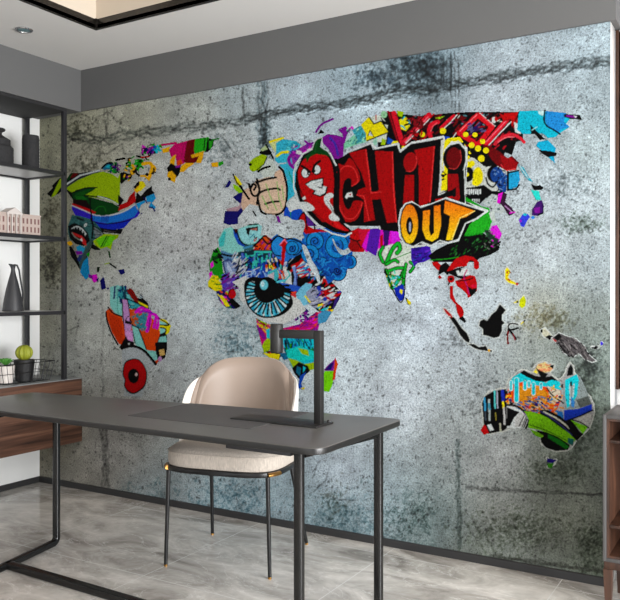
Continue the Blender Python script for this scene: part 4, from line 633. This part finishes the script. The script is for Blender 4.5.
def leg_frame(xb,yb,xf,yf):
    # U-shaped hoop: back post, floor bar, front post, each its own part
    D=Vector((xf-xb,yf-yb,0)); Ln=D.length; D.normalize(); U=Vector((D.y,-D.x,0)); w,h=.034,.028; r=.026; z0=.016
    o=Vector((xb-1.9,yb+.95,0))
    arc=[o+D*(r-r*cos(radians(a)))+Vector((0,0,z0+r-r*sin(radians(a)))) for a in range(0,91,15)]
    bm=new(); bar(bm,[o+Vector((0,0,.716))]+arc,w,h,U,.009); obj('leg',bm,DESKE,dk)
    e=o+D*Ln; arc2=[e-D*(r-r*cos(radians(a)))+Vector((0,0,z0+r-r*sin(radians(a)))) for a in range(0,91,15)]
    bm=new(); bar(bm,[e+Vector((0,0,.716))]+arc2,w,h,U,.009); obj('leg',bm,DESKE,dk)
    bm=new(); bar(bm,[o+D*r+Vector((0,0,z0)),e-D*r+Vector((0,0,z0))],w,h,U,.006); obj('floor_bar',bm,DESKE,dk)
    bm=new(); bar(bm,[o+D*.02+Vector((0,0,.704)),e-D*.02+Vector((0,0,.704))],w*.8,.02,U,.003); obj('rail',bm,DESKE,dk)
leg_frame(1.118,-.83,1.205,-1.262)
leg_frame(2.857,-.772,2.798,-1.262)
bm=new(); bar(bm,[(1.182-1.9,-1.165+.95,.016),(2.795-1.9,-1.205+.95,.016)],.04,.028,(0,1,0),.004); obj('stretcher',bm,DESKE,dk)
bm=new(); box(bm,2.5-1.9,-1.275+.95,.700,2.772-1.9,-.95+.95,.717,.002,2); obj('drawer',bm,STEELD,dk)
# desk pad
bm=new(); prism(bm,[(1.868,-1.108),(2.49,-1.106),(2.47,-.65),(1.858,-.70)],DZ,DZ+.0022,.0006,1); tag(obj('desk_pad',bm,PAD),'dark grey rectangular desk pad lying on the charcoal desk','desk pad')
# lamp
lp=thing('desk_lamp','angular graphite desk lamp with cylindrical head on the desk','lamp',(2.664,-.9,DZ))
bm=new(); box(bm,-.375,-.066,0,.028,.066,.007,.0015,2); obj('base',bm,LAMPM,lp)
bm=new(); box(bm,-.0145,-.0145,.006,.0155,.0145,.365,.002,2); obj('post',bm,LAMPM,lp)
bm=new(); box(bm,-.195,-.0145,.332,-.0146,.0145,.365,.002,2); obj('arm',bm,LAMPM,lp)
bm=new(); lathe(bm,[(.02,.272),(.0235,.272),(.0255,.276),(.0255,.384),(.0235,.387),(.002,.387)],-.194,0,36); obj('lamp_head',bm,LAMPM,lp)
bm=new(); lathe(bm,[(.006,.007),(.006,.014),(.004,.016)],.018,.045,16); obj('switch',bm,LAMPM,lp)
# ---------------- chair ----------------
CA=radians(12.6); ch_=thing('chair','cream upholstered chair with curved shell back behind the desk','chair',(1.98,-.49,0),CA)
def legp(x0,y0,x1,y1,zt=.445):
    bm=new(); tube(bm,[(x0,y0,.009),(x0*.5+x1*.5,y0*.5+y1*.5,zt*.5),(x1,y1,zt)],.0085,12,taper=1.2); l=obj('leg',bm,BLK,ch_)
    bm=new(); lathe(bm,[(.008,0),(.0085,.003),(.008,.009)],x0,y0,14); obj('foot',bm,GOLD,l,'gold foot')
legp(-.255,-.238,-.247,-.225); legp(.255,-.238,.240,-.225); legp(-.25,.245,-.235,.2); legp(.262,.25,.2,.17)
def seatpoly(w,d0,d1): 
    P_=[]
    for k in range(48):
        a=2*pi*k/48; c,s=cos(a),sin(a); n=4.2 if s<0 else 2.6
        P_.append((w*abs(c)**(2/n)*(1 if c>0 else -1), (d1 if s>0 else d0)*abs(s)**(2/n)*(1 if s>0 else -1)))
    return P_
bm=new(); prism(bm,seatpoly(.288,.278,.27),.440,.462,.004,2); obj('seat_frame',bm,BLK,ch_)
bm=new(); 
rings=[]
for f_,z in ((.93,.458),(.985,.466),(1,.485),(1,.505),(.985,.528),(.94,.542),(.80,.552),(.5,.558)):
    rings.append([bm.verts.new((x*f_,y*f_,z)) for x,y in seatpoly(.284,.274,.266)])
for a,b_ in zip(rings[:-1],rings[1:]):
    for k in range(48): bm.faces.new((a[k],a[(k+1)%48],b_[(k+1)%48],b_[k]))
bm.faces.new(rings[0][::-1]); bm.faces.new(rings[-1]); cus=obj('seat',bm,FAB,ch_)
bm=new(); tube(bm,[(x*.998,y*.998,.527) for x,y in seatpoly(.284,.274,.266)+[seatpoly(.284,.274,.266)[0]]],.0028,6,cap=False); obj('piping',bm,FAB,cus)
for sx in (-1,1):
    bm=new(); path=[]
    for k in range(7):
        t=k/6; a=radians(250+ (40 if sx>0 else -40)*0 ); 
    P_=seatpoly(.291,.281,.27); sel=[p for p in P_ if p[1]<-.16 and sx*p[0]>.236]; sel.sort(key=lambda p: sx*p[0]-p[1]*-.0); 
    sel=sorted(sel,key=lambda p:atan2(p[1],p[0]*sx))
    tube(bm,[(x,y,.452) for x,y in sel],.011,10,flat=.9); obj('corner_clip',bm,GOLD,ch_,'gold corner clip')
# backrest: ivory shell wrapping the sides, thick padded inner back
def shell(th0,th1,rx,ry,thick,ztop,zbot,lean,mat,name,parent,n=56,m=16,puff=0,label=None):
    bm=new(); outer=[];inner=[]
    for j in range(m+1):
        v=j/m; ro=[];ri=[]
        for i in range(n+1):
            th=th0+(th1-th0)*i/n; u=abs(2*i/n-1)
            zt=ztop(u); z=zbot+(zt-zbot)*v; grow=1+lean*max(z-.5,0)
            ed=min(1,(1-u)/.10)**.5 if u<1 else 0; evv=min(1,(1-v)/.10)**.5 if v<1 else 0; ebv=min(1,v/.08)**.5 if v>0 else 0
            tk=thick*(.25+.75*min(ed,evv,max(ebv,.0)))
            x,y=sin(th),cos(th); xo,yo=x*rx*grow,y*ry*grow-.02
            ro.append(bm.verts.new((xo+x*tk*.3,yo+y*tk*.3,z))); ri.append(bm.verts.new((xo-x*tk*.7,yo-y*tk*.7,z)))
        outer.append(ro);inner.append(ri)
    for g,fl in ((outer,0),(inner,1)):
        for j in range(m):
            for i in range(n): bm.faces.new((g[j][i],g[j][i+1],g[j+1][i+1],g[j+1][i]))
    for i in range(n):
        bm.faces.new((outer[0][i],inner[0][i],inner[0][i+1],outer[0][i+1])); bm.faces.new((outer[m][i],outer[m][i+1],inner[m][i+1],inner[m][i]))
    for j in range(m):
        bm.faces.new((outer[j][0],outer[j+1][0],inner[j+1][0],inner[j][0])); bm.faces.new((outer[j][n],inner[j][n],inner[j+1][n],outer[j+1][n]))
    return obj(name,bm,mat,parent,label)
R_=radians
sh=shell(R_(-98),R_(98),.282,.280,.022,lambda u:.53+.32*(1-u**5)**.6,.52,.10,SHELLW,'back_shell',ch_,label='ivory outer shell')
shell(R_(-86),R_(80),.270,.268,.022,lambda u:.52+.375*(1-u**3.6)**.5,.52,.11,LEAT,'back_rim',ch_)
shell(R_(-79),R_(68),.262,.258,.045,lambda u:.52+.405*(1-u**3.4)**.5,.52,.12,LEAT,'backrest',ch_,label='beige padded back')
# ---------------- left: floating cabinet + shelving ----------------
fc=thing('floating_cabinet','walnut fronted floating cabinet under the shelving unit on left wall','cabinet',(0,-.003,.308))
bm=new(); box(bm,.002,-3.2,0,.382,-.0,.398,.001); box(bm,.002,-3.2,.398,.4,-.0,.404,.001); obj('body',bm,CABTOP,fc)
for k in range(3):
    bm=new(); y1=-k*1.06; box(bm,.382,y1-1.055,0,.4,y1,.398,.001); obj('drawer',bm,WAL,fc)
SX,SYR=.3865,-.136
TOPB=M('shelf top black',(26,26,28),.8)
su=thing('shelving_unit','tall black steel shelving unit with open frames standing on the cabinet','shelf',(0,0,.712))
yL=-2.9
def post(x,y,n='post'): bm=new(); box(bm,x-.0125,y-.0125,0,x+.0125,y+.0125,2.397-.712,.001); obj(n,bm,STEELD,su)
for y in (SYR,-1.5,yL):
    for x in (SX,.043): post(x,y)
for z in (1.99,1.585,1.128):
    bm=new(); zz=z-.712
    box(bm,SX-.0125,yL,zz-.011,SX+.0125,SYR,zz+.011,.001); box(bm,.0305,yL,zz-.011,.0555,SYR,zz+.011,.001)
    for y in (SYR,-1.5,yL): box(bm,.0555,y-.0125,zz-.011,SX-.0125,y+.0125,zz+.011,.001)
    f=obj('shelf_frame',bm,STEELD,su)
    bm=new(); box(bm,.04,yL+.01,zz-.002,SX-.011,SYR-.011,zz+.011); obj('shelf_board',bm,SHELF,f,'pale shelf board')
bm=new(); box(bm,.015,yL-.01,2.378-.712,SX+.013,SYR+.013,2.398-.712,.001); obj('top_board',bm,TOPB,su)
# items on the shelves
Z1,Z2,Z3=2.0012,1.5962,1.1392
vs=thing('black_vase','squat black textured stone vase, nearer the right post of top shelf','vase',(.27,-.292,Z1))
pr=[(.002,0),(.047,0)]+[(.050+.0012*(k%2),.006+k*.0095) for k in range(21)]+[(.047,.212),(.03,.212),(.028,.19)]; bm=new(); lathe(bm,pr,n=40); obj('body',bm,STONE,vs)
v2=thing('stepped_vase','black stone bottle vase with stepped shoulders and flared lip on the top shelf','vase',(.25,-.515,Z1))
pr=[(.002,0),(.088,0)]+[(.09+.001*(k%2),.005+k*.01) for k in range(11)]+[(.075,.118)]+[(.073+.001*(k%2),.122+k*.01) for k in range(4)]+[(.04,.172),(.026,.182),(.026,.196),(.042,.205),(.046,.212),(.042,.218),(.02,.218)]; bm=new(); lathe(bm,pr,n=40); obj('body',bm,STONE,v2)
# pitcher
pj=thing('pitcher','slender dark grey pitcher with thin curved handle on the third shelf','jug',(.25,-.405,Z3)); pj.rotation_euler=(0,0,radians(96))
bm=new(); pr=[(.002,0),(.058,0),(.061,.004),(.060,.02),(.053,.07),(.041,.13),(.029,.18),(.019,.215),(.013,.24),(.011,.255),(.014,.27),(.021,.283)]
lathe(bm,pr,n=36)
for v in bm.verts:
    if v.co.z>.25 and v.co.x<0: v.co.x*=1+ (v.co.z-.25)*14; v.co.z+=max(0,-v.co.x-.02)*.25
obj('body',bm,JUG,pj)
bm=new(); P_=[(.012,0,.28),(.032,0,.278),(.048,0,.25),(.057,0,.20),(.068,0,.15),(.077,0,.11),(.077,0,.08),(.067,0,.04),(.052,0,.02)]; tube(bm,P_,.0042,8,flat=1.4); obj('handle',bm,JUG,pj)
# building model
bd=thing('building_model','ivory model of a columned classical building on the second shelf','model',(.29,-.46,Z2))
bm=new()
for y0,y1,z in ((.045,.195,.118),(-.245,-.045,.118)): box(bm,-.04,y0,0,.035,y1,z); box(bm,-.042,y0-.002,z,.04,y1+.002,z+.008); box(bm,-.03,y0+.01,z+.008,-.026,y1-.01,z+.016)
box(bm,-.04,-.045,0,.035,.045,.12); obj('walls',bm,MODELC,bd,smooth=False)
bm=new(); 
for y in (-.047,.047):pass
tri=[(.055,.118),(-.055,.118),(-.055,.126),(0,.158),(.055,.126)]
va=[bm.verts.new((.05,y,z)) for y,z in tri]; vb=[bm.verts.new((-.03,y,z)) for y,z in tri]; bm.faces.new(va); bm.faces.new(vb[::-1])
for k in range(5): bm.faces.new((va[k],vb[k],vb[(k+1)%5],va[(k+1)%5]))
obj('pediment',bm,MODELP,bd,smooth=False)
for y in (-.045,-.016,.016,.045): bm=new(); lathe(bm,[(.006,0),(.006,.004),(.0042,.006),(.004,.108),(.006,.112),(.006,.118)],.043,y,14); obj('column',bm,MODELP,bd)
wins=[(y,z) for y in (.070,.098,.126,.154,.18,-.070,-.098,-.126,-.154,-.182,-.21,-.235) for z in (.02,.07)]+[(y,z) for y in (-.03,0,.03) for z in (.02,.07)]
for y,z in wins: bm=new(); box(bm,.0345,y-.0055,z,.0362,y+.0055,z+.032); obj('window',bm,MODELW,bd,smooth=False)
# basket and plants on the cabinet
ZB=.7125; BX,BY=.275,-.378
bk=thing('wire_basket','shallow black wire basket on the cabinet holding two plant pots','basket',(BX,BY,ZB))
def rect(w,d,z): return [(-w,-d,z),(w,-d,z),(w,d,z),(-w,d,z)]
def wirerow(bm,a,b_,r=.0018): tube(bm,[a,b_],r,6)
bm=new(); hz=.115; wb_,db_,wt_,dt_=.07,.165,.085,.195
def P3(s,t,f): # side s (0..3), along t, height f
    w=wb_+(wt_-wb_)*f; d=db_+(dt_-db_)*f; z=.004+hz*f
    c=[(-w,-d,z),(w,-d,z),(w,d,z),(-w,d,z)]; a,b_=c[s],c[(s+1)%4]; return tuple(a[i]+(b_[i]-a[i])*t for i in range(3))
for f in (0,.5,1):
    for s in range(4): wirerow(bm,P3(s,0,f),P3(s,1,f),.0026 if f==1 else .0017)
for s,n in ((0,4),(1,10),(2,4),(3,10)):
    for k in range(n): wirerow(bm,P3(s,k/n,0),P3(s,k/n,1))
for k in range(1,10): y=-db_+2*db_*k/10; wirerow(bm,(-wb_,y,.004),(wb_,y,.004))
obj('wire_frame',bm,WIRE,bk)
def pot(bm,r0,r1,h): lathe(bm,[(.002,0),(r0,0),(r1,h),(r1-.004,h),(r1-.006,h-.006),(.002,h-.006)],n=32)
bp=thing('plant_pot','tall black tapered pot holding the round lime cactus, in the wire basket','pot',(BX+.005,BY+.03,ZB+.0062))
bm=new(); pot(bm,.05,.062,.128); obj('pot',bm,POTB,bp)
ct=thing('round_cactus','ribbed lime green ball cactus in the tall black pot','cactus',(BX+.005,BY+.03,ZB+.1345))
bm=new(); n=64; rings=[]
for j in range(1,16):
    a=pi*j/16; rings.append([bm.verts.new(((.049*sin(a)*(1+.07*cos(11*2*pi*k/n)))*cos(2*pi*k/n),(.049*sin(a)*(1+.07*cos(11*2*pi*k/n)))*sin(2*pi*k/n),.042-.047*cos(a))) for k in range(n)])
for a,b_ in zip(rings[:-1],rings[1:]):
    for k in range(n): bm.faces.new((a[k],a[(k+1)%n],b_[(k+1)%n],b_[k]))
bm.faces.new(rings[0][::-1]); bm.faces.new(rings[-1]); obj('cactus_body',bm,CACT,ct)
wp=thing('plant_pot','short white tapered pot holding the leafy green succulent, in the wire basket','pot',(BX-.005,BY-.095,ZB+.0062))
bm=new(); pot(bm,.042,.053,.1); obj('pot',bm,POTW,wp); 
sc_=thing('succulent','small leafy green rosette succulent in the short white pot','plant',(BX-.005,BY-.095,ZB+.1068))
random.seed(11)
bm=new()
for k in range(30):
    a=k*2.4; el=radians(35+48*(k/30)); L0=.062*(1-.35*k/30); d=Vector((cos(a)*cos(el),sin(a)*cos(el),sin(el))); sd=Vector((-sin(a),cos(a),0)); up=d.cross(sd)*-1
    P_=[]; 
    for t,w in ((.0,.25),(.35,.8),(.7,1),(.92,.55),(1,.06)): c=d*L0*t; P_.append([bm.verts.new(c+sd*w*.010),bm.verts.new(c+up*w*.004),bm.verts.new(c-sd*w*.010),bm.verts.new(c-up*w*.004)])
    for p,q in zip(P_[:-1],P_[1:]):
        for i in range(4): bm.faces.new((p[i],p[(i+1)%4],q[(i+1)%4],q[i]))
    bm.faces.new(P_[0]); bm.faces.new(P_[-1])
obj('leaves',bm,SUCC,sc_)
for pp,r,h in ((bp,.055,.126),(wp,.046,.098)):
    bm=new(); lathe(bm,[(.002,h-.003),(r,h-.003),(r,h),(.002,h+.002)],n=24); obj('soil',bm,SOIL,pp)
# ---------------- right sideboard ----------------
sb=thing('sideboard','grey sideboard with open walnut compartments on tapered walnut legs at right','sideboard',(3.604,-.34,0))
W2,D2,z0,z1=1.1,.325,.217,.78
bm=new(); t=.013; box(bm,0,0,z0,t,D2,z1,.002); box(bm,W2-t,0,z0,W2,D2,z1,.002); box(bm,t,0,z1-t,W2-t,D2,z1,.001); box(bm,t,0,z0,W2-t,D2,z0+t,.001); box(bm,t,D2-.01,z0+t,W2-t,D2,z1-t); obj('carcass',bm,CARC,sb)
bm=new(); t2=.009; a=t+.0005
box(bm,a,.006,z0+a,a+t2,D2-.012,z1-a); box(bm,W2-a-t2,.006,z0+a,W2-a,D2-.012,z1-a); box(bm,a+t2,.006,z1-a-t2,W2-a-t2,D2-.012,z1-a); box(bm,a+t2,.006,z0+a,W2-a-t2,D2-.012,z0+a+t2); box(bm,a+t2,D2-.02,z0+a+t2,W2-a-t2,D2-.012,z1-a-t2); box(bm,.5,.006,z0+a+t2,.512,D2-.02,z1-a-t2)
obj('lining',bm,WALD,sb)
for z in (.672,.345): bm=new(); box(bm,a+t2+.0005,.012,z,.4995,D2-.021,z+.011,.001); obj('shelf',bm,WALD,sb)
bm=new(); box(bm,.004,.004,z0-.03,W2-.004,D2-.004,z0-.0005,.002); obj('base_rail',bm,WALD,sb)
for x,y in ((.018,.02),(W2-.018,.02),(.018,D2-.03),(W2-.018,D2-.03)):
    bm=new(); r=bmesh.ops.create_cube(bm,size=1)
    for v in r['verts']: s=.034 if v.co.z>0 else .018; v.co=Vector((x+v.co.x*s,y+v.co.y*s,(z0-.0305) if v.co.z>0 else 0))
    obj('leg',bm,WALD,sb,smooth=False)
# ---------------- light ----------------
def area(name,loc,rot,sx,sy,power,col=(1,1,1),spread=180):
    l=bpy.data.lights.new(name,'AREA'); l.shape='RECTANGLE'; l.size=sx; l.size_y=sy; l.energy=power; l.color=col; l.spread=radians(spread)
    o=bpy.data.objects.new(name,l); C.objects.link(o); o.location=loc; o.rotation_euler=rot; return o
w=bpy.data.worlds.new('sky'); sc.world=w; w.use_nodes=True; bg=w.node_tree.nodes['Background']; bg.inputs[0].default_value=(.97,.98,1,1); bg.inputs[1].default_value=.5
area('window_daylight',(6.6,-1.9,1.2),(radians(90),0,radians(90)),2.8,1.8,430,(.98,.99,1))
area('window_daylight_back',(3.0,-5.1,1.4),(radians(90),0,0),3.5,2.2,50,(1,1,1))
area('tray_strip',(2.8,-2.0,ZC+.06),(pi,0,0),2.6,1.8,1.3,(1,.92,.85))
s=bpy.data.lights.new('spot','SPOT'); s.energy=4; s.spot_size=radians(95); s.spot_blend=.8; s.color=(1,.88,.76); s.shadow_soft_size=.03; so=bpy.data.objects.new('downlight_beam',s); C.objects.link(so); so.location=(.722,-.705,ZC-.03)
sc.view_settings.view_transform='Standard'; sc.view_settings.look='None'; sc.view_settings.gamma=1; sc.view_settings.use_curve_mapping=False; sc.view_settings.exposure=0
